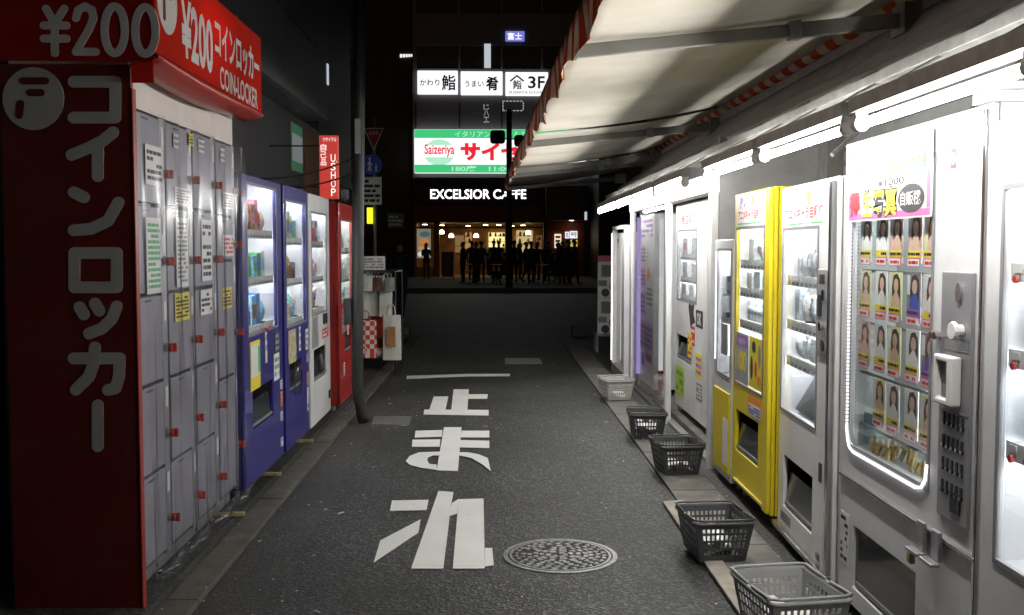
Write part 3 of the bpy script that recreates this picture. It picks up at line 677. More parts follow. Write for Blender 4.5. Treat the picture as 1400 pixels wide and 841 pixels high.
def vending(name, label, loc, rz, W, H, D, body, win, flap, shelves, glow='strip', stock=None, where='', door_mat=None, feet=0.05, liner=None, rails=True, strips=(0, 1), gl='glass', coin=None, group=None):
    """win = (x0,x1,z0,z1), flap the same or None; shelves = heights; stock = list per shelf of (kind, colour, colour2, x, w, h)"""
    t = thing(name, label, 'vending machine', loc, rz, group)
    dm = door_mat or body
    holes = [win] + ([flap] if flap else [])
    MB().plate(0, W, feet, H, holes, XZ(0.0), 0.022).build('door', dm, t, bevel=0.005)
    q = MB().box(0, 0.012, 0.026, D, feet, H).box(W - 0.012, W, 0.026, D, feet, H).box(0.013, W - 0.013, 0.026, D, H - 0.012, H).box(0.013, W - 0.013, 0.026, D, feet, feet + 0.03).box(0.031, W - 0.031, D - 0.03, D, feet + 0.031, H - 0.031)
    q.build('cabinet', body, t)
    x0, x1, z0, z1 = win; g_ = 0.03
    X0, X1, Z0, Z1, YB = max(0.014, x0 - g_), min(W - 0.014, x1 + g_), z0 - 0.012, min(z1 + g_, H - 0.014), min(0.20, D - 0.06)
    q = MB(); ya = 0.024
    q.face([(X0, YB, Z0), (X1, YB, Z0), (X1, YB, Z1), (X0, YB, Z1)])
    q.face([(X0, ya, Z0), (X0, YB, Z0), (X0, YB, Z1), (X0, ya, Z1)]); q.face([(X1, ya, Z0), (X1, YB, Z0), (X1, YB, Z1), (X1, ya, Z1)])
    q.face([(X0, ya, Z0), (X1, ya, Z0), (X1, YB, Z0), (X0, YB, Z0)]); q.face([(X0, ya, Z1), (X1, ya, Z1), (X1, YB, Z1), (X0, YB, Z1)])
    q.build('interior', liner or M['liner'], t)
    box('window_pane', M[gl], t, x0 + 0.001, x1 - 0.001, 0.006, 0.010, z0 + 0.001, z1 - 0.001)
    # rubber seal frame
    MB().plate(x0 - 0.012, x1 + 0.012, z0 - 0.012, z1 + 0.012, [(x0 + 0.004, x1 - 0.004, z0 + 0.004, z1 - 0.004)], XZ(-0.004), 0.0035).build('window_frame', M['grey_pl'], t)
    near = 0 if rz > 0 else 1          # the lamp column sits behind the door jamb
    if strips and near == 0: box('light_strip', M[glow], t, X0 + 0.004, X0 + 0.018, 0.028, 0.045, z0, z1)
    if strips and near == 1: box('light_strip', M[glow], t, X1 - 0.018, X1 - 0.004, 0.028, 0.045, z0, z1)
    box('light_tube', M[glow], t, x0 + 0.02, x1 - 0.02, 0.028, 0.046, Z1 - 0.02, Z1 - 0.004)
    M4 = Matrix.Translation(loc) @ Matrix.Rotation(rz, 4, 'Z')
    for si, zs in enumerate(shelves):
        sh = box('shelf', M['white_pl'], t, X0 + 0.022, X1 - 0.022, 0.032, YB - 0.003, zs - 0.012, zs)
        if rails:
            box('price_rail', M['white_pl'], sh, X0 + 0.022, X1 - 0.022, 0.026, 0.031, zs - 0.05, zs + 0.004); box('shelf_lamp', M['shelf_' + glow], sh, x0, x1, 0.035, 0.049, zs - 0.03, zs - 0.014)  # strip hidden behind the rail, added to light the window evenly
            n = max(5, int((x1 - x0) / 0.075)); qq = MB(); q2 = MB()
            for i in range(n):
                cx = x0 + (x1 - x0) * (i + 0.5) / n
                qq.box(cx - 0.022, cx + 0.022, 0.0225, 0.0255, zs - 0.024, zs - 0.002)
                q2.box(cx - 0.012, cx + 0.012, 0.019, 0.0255, zs - 0.045, zs - 0.029)
            qq.build('price_cards', M['white_pl'], sh); q2.build('buttons', M['grey_pl'], sh)
        if stock and si < len(stock):
            seen = {}
            far_first = sorted(stock[si], key=lambda q_: q_[3], reverse=rz > 0)
            for (kind, c1, c2, x, wd, ht) in stock[si]:
                p = M4 @ Vector((x, 0.085, zs + 0.0005))
                names = ['bottom', 'middle', 'top'] if len(shelves) == 3 else ['bottom', 'second', 'third', 'top']
                knd = {'carton': 'carton', 'bottle': 'drink bottle', 'can': 'drink can', 'packet': 'snack packet', 'figure': 'toy figure'}[kind]
                adj = c1 if c1 not in ('pale', 'clear', 'dark') else {'pale': 'pale grey', 'clear': 'clear', 'dark': 'black'}[c1]
                twins = [q_ for q_ in far_first if q_[0] == kind and q_[1] == c1]
                nth = ['first ', 'second ', 'third ', 'fourth ', 'fifth '][min(4, [q_[3] for q_ in twins].index(x))] if len(twins) > 1 else ''
                tail = ' from street end' if nth else ''
                product(kind, c1, c2, p, rz, '%s%s %s%s, %s shelf of %s' % (nth, adj, knd, tail, names[si], where), wd, ht, 'goods on the %s shelf of %s' % (names[si], where))
    if flap:
        fx0, fx1, fz0, fz1 = flap
        q = MB(); yb = 0.2
        q.face([(fx0, 0.024, fz0), (fx1, 0.024, fz0), (fx1, yb, fz0 + 0.06), (fx0, yb, fz0 + 0.06)]); q.face([(fx0, 0.024, fz1), (fx1, 0.024, fz1), (fx1, yb, fz1), (fx0, yb, fz1)])
        q.face([(fx0, 0.024, fz0), (fx0, yb, fz0 + 0.06), (fx0, yb, fz1), (fx0, 0.024, fz1)]); q.face([(fx1, 0.024, fz0), (fx1, yb, fz0 + 0.06), (fx1, yb, fz1), (fx1, 0.024, fz1)])
        q.face([(fx0, yb, fz0 + 0.06), (fx1, yb, fz0 + 0.06), (fx1, yb, fz1), (fx0, yb, fz1)])
        q.build('pickup_bay', M['dark_pl'], t)
        hz = fz0 + (fz1 - fz0) * 0.68
        fl = MB().hexa([(fx0 + 0.006, 0.010, fz0 + 0.006), (fx1 - 0.006, 0.010, fz0 + 0.006), (fx1 - 0.006, 0.016, fz0 + 0.006), (fx0 + 0.006, 0.016, fz0 + 0.006),
                        (fx0 + 0.006, 0.035, hz), (fx1 - 0.006, 0.035, hz), (fx1 - 0.006, 0.041, hz), (fx0 + 0.006, 0.041, hz)]).build('pickup_flap', M['smoke'], t)
        box('flap_handle', M['grey_pl'], fl, fx0 + 0.02, fx1 - 0.02, 0.005, 0.013, fz0 + 0.012, fz0 + 0.03)
    q = MB()
    for fx in (0.06, W - 0.06):
        for fy in (0.08, D - 0.1): MB().tube([(fx, fy, 0), (fx, fy, feet - 0.001)], 0.025, 8).build('foot', M['steel'], t)
    if coin:
        cx0, cx1, cz0, cz1 = coin
        cp = box('coin_panel', M['silver'], t, cx0, cx1, -0.012, -0.0005, cz0, cz1, bevel=0.004)
        hw = cx1 - cx0; hh = cz1 - cz0
        box('display', M['dark_pl'], cp, cx0 + hw*0.25, cx1 - hw*0.25, -0.014, -0.0122, cz1 - hh*0.17, cz1 - hh*0.06)
        box('coin_slot', M['chrome'], cp, cx0 + hw*0.55, cx0 + hw*0.8, -0.018, -0.0122, cz1 - hh*0.36, cz1 - hh*0.24)
        box('note_slot', M['dark_pl'], cp, cx0 + hw*0.15, cx0 + hw*0.5, -0.016, -0.0122, cz1 - hh*0.55, cz1 - hh*0.3)
        MB().tube([(cx0 + hw*0.66, -0.0122, cz1 - hh*0.66), (cx0 + hw*0.66, -0.03, cz1 - hh*0.66)], hw*0.13, 10).build('return_lever', M['chrome'], cp)
        MB().tube([(cx0 + hw*0.66, -0.0122, cz0 + hh*0.12), (cx0 + hw*0.66, -0.016, cz0 + hh*0.12)], hw*0.18, 12).build('coin_return', M['dark_pl'], cp)
    return t

ML = R(90)
def fill(x0, x1, zgap, cols, kinds, seed):
    r_ = random.Random(seed); out = []; x = x0
    while x < x1 - 0.05:
        k = r_.choice(kinds); wd = {'carton': r_.uniform(0.06, 0.12), 'can': 0.065, 'bottle': 0.065, 'figure': 0.085, 'packet': r_.uniform(0.08, 0.11)}[k]
        if x + wd > x1: break
        out.append((k, r_.choice(cols), r_.choice(cols), x + wd / 2, wd, min(zgap, {'carton': r_.uniform(0.09, 0.22), 'can': 0.12, 'bottle': 0.2, 'figure': r_.uniform(0.14, 0.2), 'packet': r_.uniform(0.12, 0.17)}[k])))
        x += wd + r_.uniform(0.004, 0.018)
    return out
w1 = 'violet machine by lockers'
v1 = vending('vending_machine', 'violet blue vending machine standing against the end of the coin lockers', (-1.47, 6.03, 0.055), ML, 1.10, 1.93, 0.62, M['purple'], (0.11, 0.93, 0.965, 1.875), (0.2, 0.78, 0.38, 0.62),
    [1.0, 1.305, 1.60], where=w1, stock=[fill(0.13, 0.91, 0.2, ['blue', 'brown', 'dark', 'grey', 'sky'], ['figure', 'carton', 'figure', 'packet'], 1), fill(0.13, 0.91, 0.22, ['sky', 'blue', 'sky', 'white', 'green'], ['carton', 'carton', 'bottle'], 2), fill(0.13, 0.91, 0.2, ['beige', 'red', 'brown', 'pink', 'white'], ['figure', 'carton', 'packet'], 3)])
sheet('poster', M['yellow_pl'], v1, 0.14, 0.40, 0.62, 0.92, -0.001); sheet('poster_picture', M['white_pl'], v1, 0.15, 0.33, 0.70, 0.90, -0.0035)
sheet('poster_figure', M['ink_green'], v1, 0.33, 0.39, 0.72, 0.88, -0.0035)
for k, (a, b_, c_, d_, m_) in enumerate([(0.55, 0.60, 0.75, 0.95, 'white_pl'), (0.80, 0.97, 0.60, 0.78, 'white_pl'), (0.84, 0.98, 0.78, 0.93, 'ink'), (0.99, 1.06, 0.52, 0.58, 'white_pl'), (0.99, 1.06, 0.4, 0.5, 'ink_orange'), (0.99, 1.06, 0.3, 0.36, 'white_pl'), (0.99, 1.06, 0.12, 0.18, 'white_pl')]):
    notice(v1, M[m_], a, b_, c_, d_, -0.001, 3, M['ink_grey'], 40 + k)
MB().tube([(0.58, -0.001, 0.97), (0.58, -0.02, 0.97)], 0.018, 10).build('coin_button', M['redknob'], v1)
w2 = 'violet machine by white one'
v2 = vending('vending_machine', 'violet blue vending machine between its twin and the white machine', (-1.46, 7.17, 0.055), ML, 0.90, 1.93, 0.62, M['purple'], (0.06, 0.80, 0.93, 1.82), (0.15, 0.62, 0.45, 0.66),
    [0.965, 1.26, 1.56], where=w2, stock=[fill(0.08, 0.78, 0.22, ['sky', 'grey', 'teal', 'white', 'beige'], ['carton', 'packet', 'bottle', 'figure'], 4), fill(0.08, 0.78, 0.2, ['sky', 'brown', 'dark', 'beige', 'grey'], ['packet', 'carton', 'can'], 5), fill(0.08, 0.78, 0.2, ['dark', 'lime', 'grey', 'teal', 'blue'], ['carton'], 6)])
sheet('poster', mat('tan_poster', (0.42, 0.36, 0.22), 0.6, var=0.5, scale=20), v2, 0.10, 0.38, 0.66, 0.90, -0.001)
MB().tube([(0.36, -0.03, 0.53), (0.36, -0.001, 0.53)], 0.12, 20, r_end=0.13).build('bubble_guard', M['film'], v2, smooth=True)
for k, (a, b_, c_, d_, m_) in enumerate([(0.5, 0.56, 0.72, 0.9, 'white_pl'), (0.76, 0.86, 0.70, 0.86, 'white_pl'), (0.78, 0.87, 0.60, 0.67, 'ink_grey'), (0.80, 0.86, 0.42, 0.52, 'ink_orange'), (0.80, 0.86, 0.22, 0.4, 'white_pl')]):
    notice(v2, M[m_], a, b_, c_, d_, -0.001, 3, M['ink_grey'], 60 + k)
w3 = 'white machine by red one'
v3 = vending('vending_machine', 'white vending machine between the violet machines and the red one', (-1.455, 8.12, 0.055), ML, 0.98, 1.92, 0.62, M['white_m'], (0.09, 0.80, 0.95, 1.77), (0.15, 0.80, 0.40, 0.66),
    [0.985, 1.25, 1.54], where=w3, stock=[fill(0.11, 0.78, 0.19, ['yellow', 'purple', 'white', 'grey'], ['figure', 'carton'], 7), fill(0.11, 0.78, 0.2, ['pink', 'yellow', 'lime', 'white'], ['packet', 'carton'], 8), fill(0.11, 0.78, 0.18, ['purple', 'dark', 'red', 'white'], ['carton'], 9)])
sheet('poster', M['silver'], v3, 0.08, 0.36, 0.68, 0.93, -0.001); notice(v3, M['ink_red'], 0.55, 0.88, 0.72, 0.80, -0.001, 2, M['white_pl'], 81)
box('coin_panel', M['dark_pl'], v3, 0.60, 0.78, -0.012, -0.001, 0.84, 0.93, bevel=0.003)
MB().tube([(0.47, -0.02, 0.53), (0.47, -0.001, 0.53)], 0.10, 20, r_end=0.11).build('bubble_guard', M['film'], v3, smooth=True)
box('latch', M['dark_pl'], v3, 0.86, 0.93, -0.012, -0.001, 0.17, 0.24, bevel=0.003)
w4 = 'the red machine'
v4 = vending('vending_machine', 'bright red vending machine beside the bent black pole', (-1.40, 9.32, 0.055), ML, 1.06, 1.90, 0.64, M['red_m'], (0.10, 0.80, 0.98, 1.74), (0.3, 0.75, 0.50, 0.70),
    [1.0, 1.21, 1.48], glow='strip_warm', where=w4, stock=[fill(0.12, 0.78, 0.14, ['pale', 'teal', 'white', 'green'], ['can'], 10), fill(0.12, 0.78, 0.2, ['clear', 'pale', 'white', 'teal'], ['bottle'], 11), fill(0.12, 0.78, 0.16, ['pale', 'white', 'clear', 'purple'], ['carton', 'can'], 12)])
for k, (a, b_, c_, d_, m_) in enumerate([(0.12, 0.30, 0.70, 0.93, 'silver'), (0.45, 0.55, 0.66, 0.78, 'white_pl'), (0.85, 0.92, 0.72, 0.92, 'white_pl'), (0.2, 0.27, 0.3, 0.42, 'white_pl'), (0.86, 0.94, 0.38, 0.46, 'white_pl')]):
    notice(v4, M[m_], a, b_, c_, d_, -0.001, 4, M['ink_grey'], 90 + k)

# pallets/wood battens sticking out under the left machines
for k, (px, py, lab) in enumerate([(530 / 3.49 + 180, 600 + 350 / 3.49, 'between the lockers and the first violet machine'), (705 / 3.49 + 180, 600 + 160 / 3.49, 'under the seam of the two violet machines'), (426, 601, 'under the seam of the violet and white machines')]):
    p = U(px, py, z=0.08)
    tag(MB().bar((p.x - 0.25, p.y, 0.068), (p.x + 0.01, p.y + 0.01, 0.068), 0.022, 0.022).build('wooden_batten', mat('raw_wood', (0.42, 0.34, 0.17), 0.8, var=0.3, scale=20), bevel=0.003), 'short raw wood batten poking out ' + lab, 'batten')

# ---- left building
lb = thing('left_building', 'dark grey clad building above the lockers and violet machines', 'building', (-2.1, 0, 0))
box('wall', M['wall_l2'], lb, -5.0, -0.25, -6.0, 14.2, 0.0, 3.1)
box('upper_wall', M['wall_l2'], lb, -5.0, -0.04, -6.0, 12.8, 3.102, 14.0)
yy = -6.0; i = 0
for yy in [-6 + 1.8 * k for k in range(10)] :
    for z0, z1 in ((3.1, 3.85), (3.87, 5.6), (5.62, 7.6), (7.62, 9.6)):
        y1 = min(yy + 1.785, 12.8)
        if y1 > yy + 0.1: box('cladding_panel', M['wall_l'] if int(z0 * 10) % 2 else M['wall_l2'], lb, -0.038, 0.06, yy, y1, z0, z1, bevel=0.006, seg=1)
yy = 12.2; box('cladding_panel', M['wall_l'], lb, -0.038, 0.06, 12.0, 12.8, 3.1, 9.6, bevel=0.006, seg=1)
for (y0, y1, z0, z1) in ((6.6, 7.35, 0.1, 2.95), (7.5, 8.2, 0.1, 2.95)):
    f = MB().plate(y0, y1, z0, z1, [(y0 + 0.06, y1 - 0.06, z0 + 0.06, z1 - 0.06)], lambda a, c, t: (-0.249 + 0.05 - t, a, c), 0.048).build('window', M['locker_frame'], lb)
    box('pane', M['darkglass'], f, -0.245, -0.235, y0 + 0.05, y1 - 0.05, z0 + 0.05, z1 - 0.05)
for k in range(6):
    box('lit_slat', M['em_dim'], lb, -0.232, -0.228, 6.95, 7.08, 2.08 + 0.09 * k, 2.11 + 0.09 * k + (0.03 if k == 5 else 0))
gp = box('wall_poster', em('dim_green', (0.08, 0.5, 0.2), 0.10), lb, -0.249, -0.235, 12.0, 12.65, 2.45, 3.0)
box('poster_centre', em('dim_grey', (0.8, 0.85, 0.9), 0.12), gp, -0.234, -0.232, 12.01, 12.64, 2.56, 2.88)
box('brown_panel', M['brown_wall'], lb, -0.249, -0.22, 12.75, 14.1, 0.1, 3.0)
box('light_strip', M['em_dim'], lb, 0.061, 0.075, 12.70, 12.78, 3.54, 3.79)
# film sheet strips hanging at the end of the lockers
for i in range(4):
    pass
# ---- shop sign
us = thing('shop_sign', 'red illuminated vertical shop sign with white letters above the red machine', 'sign', (-1.62, 10.2, 2.03))
box('sign_box', M['em_ured'], us, -0.10, 0.08, 0, 0.10, 0, 0.62, bevel=0.005)
vtext('USHOP', M['em_soft'], us, 0.014, 0.060, 0.02, 0.44, -0.003, 0.0); box('lettering_dot', M['em_soft'], us, 0.066, 0.074, -0.003, -0.001, 0.358, 0.366)
vtext('自己品', M['em_soft'], us, -0.085, -0.03, 0.32, 0.54, -0.003, 0.0)
text('リサイクル', M['em_soft'], us, -0.06, 0.07, 0.56, 0.60, -0.003)
MB().tube([(-0.60, 0.045, 0.52), (-0.101, 0.045, 0.52)], 0.008, 6).build('bracket', M['pole'], us)
MB().tube([(-0.60, 0.045, 0.12), (-0.101, 0.045, 0.12)], 0.008, 6).build('bracket', M['pole'], us)

# ---- black bent pole
b_ = U(498, 577, z=0)
bp_ = thing('utility_pole', 'slim black pole bent at its foot beside the red machine', 'pole', (b_.x, b_.y, 0))
pts = [U(px, py, y=b_.y) - Vector((b_.x, b_.y, 0)) for px, py in ((498, 576), (495, 566), (491, 545), (489, 520), (488.5, 470), (489, 400), (490, 250), (491, 100), (492, -150))]
pts[0].z = 0.0
MB().tube(pts, 0.052, 14).build('shaft', M['pole'], bp_, smooth=True)
q = pts[5]; box('clamp_box', M['pole'], bp_, q.x - 0.12, q.x - 0.05, -0.06, 0.06, q.z - 0.28, q.z - 0.05, bevel=0.01)
q = pts[6]; box('sticker_band', M['grey_pole'], bp_, q.x - 0.02, q.x + 0.03, -0.056, -0.0525, q.z + 0.25, q.z + 0.55)

# wires
for k, (a, b2) in enumerate([((-2.3, 8.6, 2.15), (-1.2, 9.15, 2.35)), ((-2.3, 8.8, 2.10), (-1.2, 9.18, 2.22))]):
    a, b2 = Vector(a), Vector(b2)
    tag(MB().tube([a.lerp(b2, i / 8) - Vector((0, 0, 0.1 * math.sin(math.pi * i / 8))) for i in range(9)], 0.008, 6).build('cable', M['pole']), 'thin black cable from the wall to the pole, the ' + ('higher' if k == 0 else 'lower') + ' of two', 'cable')

# ---- road sign post at the corner
sp = U(513, 440, z=0); sp = Vector((sp.x, 17.2, 0)); sp.x = (513 - 675) * 17.2 / 1400
rs = thing('road_sign', 'grey post with stop triangle, blue pedestrian disc and white text plate', 'road sign', sp)
MB().tube([(0, 0.03, 0), (0, 0.03, 3.7)], 0.030, 10).build('post', M['grey_pole'], rs, smooth=True)
def RS(px, py): p = U(px, py, y=17.2); return (p.x - sp.x, p.z)
def disc_poly(cx, cz, r, n=28): return [(cx + r * math.cos(2 * math.pi * i / n), cz + r * math.sin(2 * math.pi * i / n)) for i in range(n)]
RP = lambda a, c, t: (a, -t, c)
M['sign_red'] = mat('sign_red', (0.42, 0.02, 0.02), 0.4); M['sign_blue'] = mat('sign_blue', (0.03, 0.08, 0.45), 0.4); M['sign_white'] = mat('sign_white', (0.75, 0.75, 0.72), 0.4)
tri = [RS(497, 175), RS(525, 175), RS(511, 206)]
t1 = MB().prism(tri, RP, 0.004).build('stop_triangle', M['sign_white'], rs)
cx = sum(p[0] for p in tri) / 3; cz = sum(p[1] for p in tri) / 3
MB().prism([(cx + (a - cx) * 0.86, cz + (c - cz) * 0.86) for a, c in tri], RP, 0.006).build('triangle_face', M['sign_red'], t1)
text('止まれ', M['sign_white'], t1, cx - 0.085, cx + 0.085, cz + 0.01, cz + 0.075, -0.008, 0.01)
dx, dz = RS(508, 225)
d1 = MB().prism(disc_poly(dx, dz, 0.175), RP, 0.004).build('blue_disc', M['sign_blue'], rs)
def pict(ox, oz, s):
    q = strokes([[(ox, oz + 0.5 * s), (ox, oz + 0.02 * s)], [(ox, oz + 0.02 * s), (ox - 0.14 * s, oz - 0.5 * s)], [(ox, oz + 0.02 * s), (ox + 0.14 * s, oz - 0.5 * s)], [(ox, oz + 0.42 * s), (ox - 0.2 * s, oz + 0.1 * s)], [(ox, oz + 0.42 * s), (ox + 0.2 * s, oz + 0.1 * s)]], 0.07 * s, RP, 0.0052)
    q.prism(disc_poly(ox, oz + 0.72 * s, 0.12 * s, 12), RP, 0.0052); return q
pict(dx - 0.03, dz - 0.02, 0.16).build('pedestrian_figure', M['sign_white'], d1); pict(dx + 0.075, dz - 0.06, 0.09).build('child_figure', M['sign_white'], d1)
a, c = RS(495, 242), RS(522, 280)
pt = MB().box(a[0], c[0], -0.004, 0, c[1], a[1]).build('text_plate', M['sign_white'], rs)
fine_print(M['ink'], pt, a[0] + 0.03, c[0] - 0.03, c[1] + 0.03, a[1] - 0.03, -0.0045, 5, 4)
a, c = RS(502, 284), RS(510, 306)
box('yellow_lamp', M['em_yellow'], rs, a[0], c[0], -0.05, -0.01, c[1], a[1], bevel=0.005)

# ---- bag stall
bs = thing('bag_rack', 'dark low rack hung with bags and a printed card beside the pole', 'rack', (-1.45, 12.6, 0))
for x in (-0.28, 0.24):
    for y_ in (0.0, 0.9): MB().tube([(x, y_, 0), (x, y_, 1.25)], 0.014, 8).build('post', M['pole'], bs)
MB().tube([(-0.28, 0.0, 1.25), (0.24, 0.0, 1.25)], 0.012, 8).build('rail', M['chrome'], bs)
MB().tube([(-0.28, 0.9, 1.25), (0.24, 0.9, 1.25)], 0.012, 8).build('rail', M['chrome'], bs)
MB().tube([(0.24, 0.0, 1.24), (0.24, 0.9, 1.24)], 0.012, 8).build('rail', M['chrome'], bs)
box('shelf', M['dark_pl'], bs, -0.3, 0.26, -0.05, 0.95, 0.18, 0.21); box('shelf', M['dark_pl'], bs, -0.3, 0.26, -0.05, 0.95, 0.42, 0.44)
pc = box('printed_card', M['paper'], bs, -0.2, 0.12, -0.03, -0.02, 1.27, 1.44)
fine_print(M['ink_grey'], pc, -0.18, 0.10, 1.29, 1.42, -0.031, 4, 8)
def bag(name, label, x, y_, zt, wd, ht, m, handle, m2=None, pic=None):
    t = thing(name, label, 'bag', (-1.45 + x, 12.6 + y_, zt - ht))
    q = MB(); rr = random.Random(int(x * 1000) + 5); n = 8
    for i in range(n + 1):
        z = ht * i / n; th = 0.015 + 0.045 * (1 - i / n); ww = wd / 2 * (1.0 + 0.06 * (1 - i / n))
        q.v += [(-ww, -th, z), (0, -th - rr.uniform(0, 0.012), z), (ww, -th, z), (ww + 0.01, 0, z), (ww, th, z), (0, th + rr.uniform(0, 0.012), z), (-ww, th, z), (-ww - 0.01, 0, z)]
    for i in range(n):
        for k in range(8): u = i*8+k; v = i*8+(k+1) % 8; q.f.append((u, v, v+8, u+8))
    q.f.append(tuple(range(7, -1, -1)))
    q.build('bag_body', m, t, smooth=False)
    for s_ in (-0.02, 0.02):
        MB().tube([(-wd*0.22, s_, ht - 0.02), (-wd*0.18, s_*0.5, ht + handle*0.7), (0, 0, ht + handle), (wd*0.18, s_*0.5, ht + handle*0.7), (wd*0.22, s_, ht - 0.02)], 0.006, 6).build('handle', m2 or M['bag_red'], t)
    if pic: box('printed_picture', pic, t, -wd*0.3, wd*0.25, -0.078, -0.074, ht*0.3, ht*0.75)
    return t
bag('paper_bag', 'red and white checked paper bag hanging on the rack', -0.12, -0.06, 0.66, 0.24, 0.46, M['check'], 0.12, M['bag_red'])
bag('tote_bag', 'cream tote bag with a brown printed picture hanging lowest on the rack', 0.20, -0.05, 0.72, 0.20, 0.55, M['bag_white'], 0.14, M['bag_white'], M['em_food'])
bag('cloth_bag', 'plain white cloth bag hanging behind the checked bag', -0.02, 0.12, 1.20, 0.22, 0.5, M['bag_white'], 0.06, M['bag_white'])
bag('cloth_bag', 'white cloth bag with dark lettering at the outer end of the rail', 0.12, 0.02, 1.15, 0.14, 0.45, M['bag_white'], 0.08, M['bag_white'])
bag('cloth_bag', 'white cloth bag half hidden behind the black pole', -0.22, 0.04, 1.22, 0.2, 0.55, M['bag_white'], 0.05, M['bag_white'])
for k, (x, y_, z, wd, ht, cc_, l_) in enumerate(((-0.18, 0.0, 0.4405, 0.10, 0.12, 'white', 'white box on the upper shelf of the bag rack'), (-0.06, 0.1, 0.4405, 0.09, 0.09, 'red', 'red box on the upper shelf of the bag rack'), (0.06, 0.02, 0.2105, 0.12, 0.10, 'grey', 'grey box on the lower shelf of the bag rack'), (-0.14, 0.05, 0.2105, 0.12, 0.08, 'brown', 'brown box on the lower shelf of the bag rack'))):
    product('carton', cc_, 'white', (-1.45 + x, 12.6 + y_, z), 0.2, l_, wd, ht)
for k, (x, m_, l_) in enumerate(((-0.24, 'bag_red', 'small red pouch clipped to the front rail of the rack'), (-0.08, 'bag_white', 'small white pouch clipped to the front rail of the rack'), (0.03, 'cl_brown', 'small brown pouch clipped to the front rail of the rack'), (0.18, 'ink_grey', 'small grey pouch clipped to the front rail of the rack'))):
    bag('pouch', l_, x, -0.1, 1.18, 0.10, 0.16, M[m_], 0.06, M[m_])
bag('paper_bag', 'plain red paper bag hanging between the checked bag and the tote', 0.05, 0.2, 0.72, 0.16, 0.46, M['bag_red'], 0.14, M['bag_white'])

# ================================================================== RIGHT SIDE
MRr = R(-90)
# ---- silver photo-card machine
SX, SF, SZ = 1.50, 4.36, 0.0
def SL(px, py, X=SX): p = U(px, py, x=X); return (SF - p.y, p.z - SZ)
sv = vending('photo_card_machine', 'big silver white vending machine with rows of photo cards behind glass', (SX, SF, SZ), MRr, 1.28, 1.985, 0.8, M['white_m'], (0.10, 0.885, 0.72, 1.86), (0.17, 0.80, 0.13, 0.39), [], door_mat=M['grey_m'], strips=(0, 1), liner=mat('grey_green_backing', (0.40, 0.43, 0.42), 0.5))
# LED outline of the window
q = MB()
for i in range(70): z = 0.77 + i * 0.0155; q.box(0.088, 0.097, -0.012, -0.0045, z, z + 0.009)
q.build('led_beads', M['bead'], sv)
q = MB(); pts = [(0.093, -0.008, 0.80), (0.10, -0.008, 0.745), (0.125, -0.008, 0.712), (0.17, -0.008, 0.70), (0.80, -0.008, 0.70), (0.85, -0.008, 0.712), (0.882, -0.008, 0.745), (0.892, -0.008, 0.80), (0.892, -0.008, 0.95)]
q.tube(pts[:-1], 0.005, 8); q.build('led_tube', em('led_edge', (0.95, 0.95, 1.0), 1.8), sv, smooth=True)
MB().prism([(0.10,0.72),(0.17,0.72),(0.13,0.735),(0.108,0.765),(0.10,0.80)], XZ(-0.004), 0.003).build('corner_fillet', M['grey_m'], sv)
MB().prism([(0.885,0.72),(0.885,0.80),(0.877,0.765),(0.855,0.735),(0.81,0.72)], XZ(-0.004), 0.003).build('corner_fillet', M['grey_m'], sv)
# banner
bz0, bz1 = 1.655, 1.955
bn = sheet('banner', M['white_pl'], sv, 0.075, 0.895, bz0, bz1, -0.012)
def bsh(m, x0, x1, z0, z1, y=-0.0145): return sheet('banner_colour', M[m], bn, x0, x1, z0, z1, y, 0.0005)
bsh('ink_pink', 0.085, 0.885, bz0 + 0.005, bz0 + 0.03); bsh('ink_pink', 0.855, 0.885, bz0 + 0.031, bz1 - 0.03); bsh('ink_purple', 0.10, 0.46, bz1 - 0.13, bz1 - 0.015); bsh('ink_green', 0.461, 0.85, bz1 - 0.13, bz1 - 0.015); bsh('ink_pink', 0.085, 0.2, bz0 + 0.031, bz0 + 0.12)
text('乃木', M['ink_orange'], bn, 0.12, 0.44, bz1 - 0.12, bz1 - 0.02, -0.017, 0.03); text('坂46', M['ink_yellow'], bn, 0.47, 0.84, bz1 - 0.12, bz1 - 0.02, -0.017, 0.03)
text('¥1000', M['ink'], bn, 0.40, 0.66, bz0 + 0.125, bz0 + 0.155, -0.0155, 0.02)
for dy_, m_, bo in ((-0.0155, 'ink', 0.09), (-0.0175, 'ink_yellow', 0.015)):
    text('生写真', M[m_], bn, 0.245 - (0.008 if m_ == 'ink' else 0), 0.60 + (0.008 if m_ == 'ink' else 0), bz0 + 0.012 - (0.007 if m_ == 'ink' else 0), bz0 + 0.118 + (0.007 if m_ == 'ink' else 0), dy_, bo)
MB().prism([(0.725 + 0.115 * math.cos(i * math.pi / 16), bz0 + 0.07 + 0.052 * math.sin(i * math.pi / 16)) for i in range(32)], XZ(-0.0165), 0.001).build('banner_oval', M['ink'], bn)
text('自販機', M['white_pl'], bn, 0.635, 0.815, bz0 + 0.045, bz0 + 0.095, -0.018, 0.01)
text('得', M['ink_red'], bn, 0.10, 0.22, bz0 + 0.02, bz0 + 0.12, -0.018, 0.03)
# small round mark
mk = sheet('sticker', M['white_pl'], sv, 1.005, 1.055, 1.79, 1.875, -0.001); sheet('sticker_colour', M['ink_red'], mk, 1.008, 1.052, 1.805, 1.872, -0.0032, 0.0004)
MB().prism([(1.03 + 0.017 * math.cos(i * math.pi / 10), 1.838 + 0.02 * math.sin(i * math.pi / 10)) for i in range(20)], XZ(-0.0045), 0.0005).build('sticker_disc', M['white_pl'], mk); text('5', M['ink_red'], mk, 1.021, 1.039, 1.825, 1.851, -0.006, 0.03)
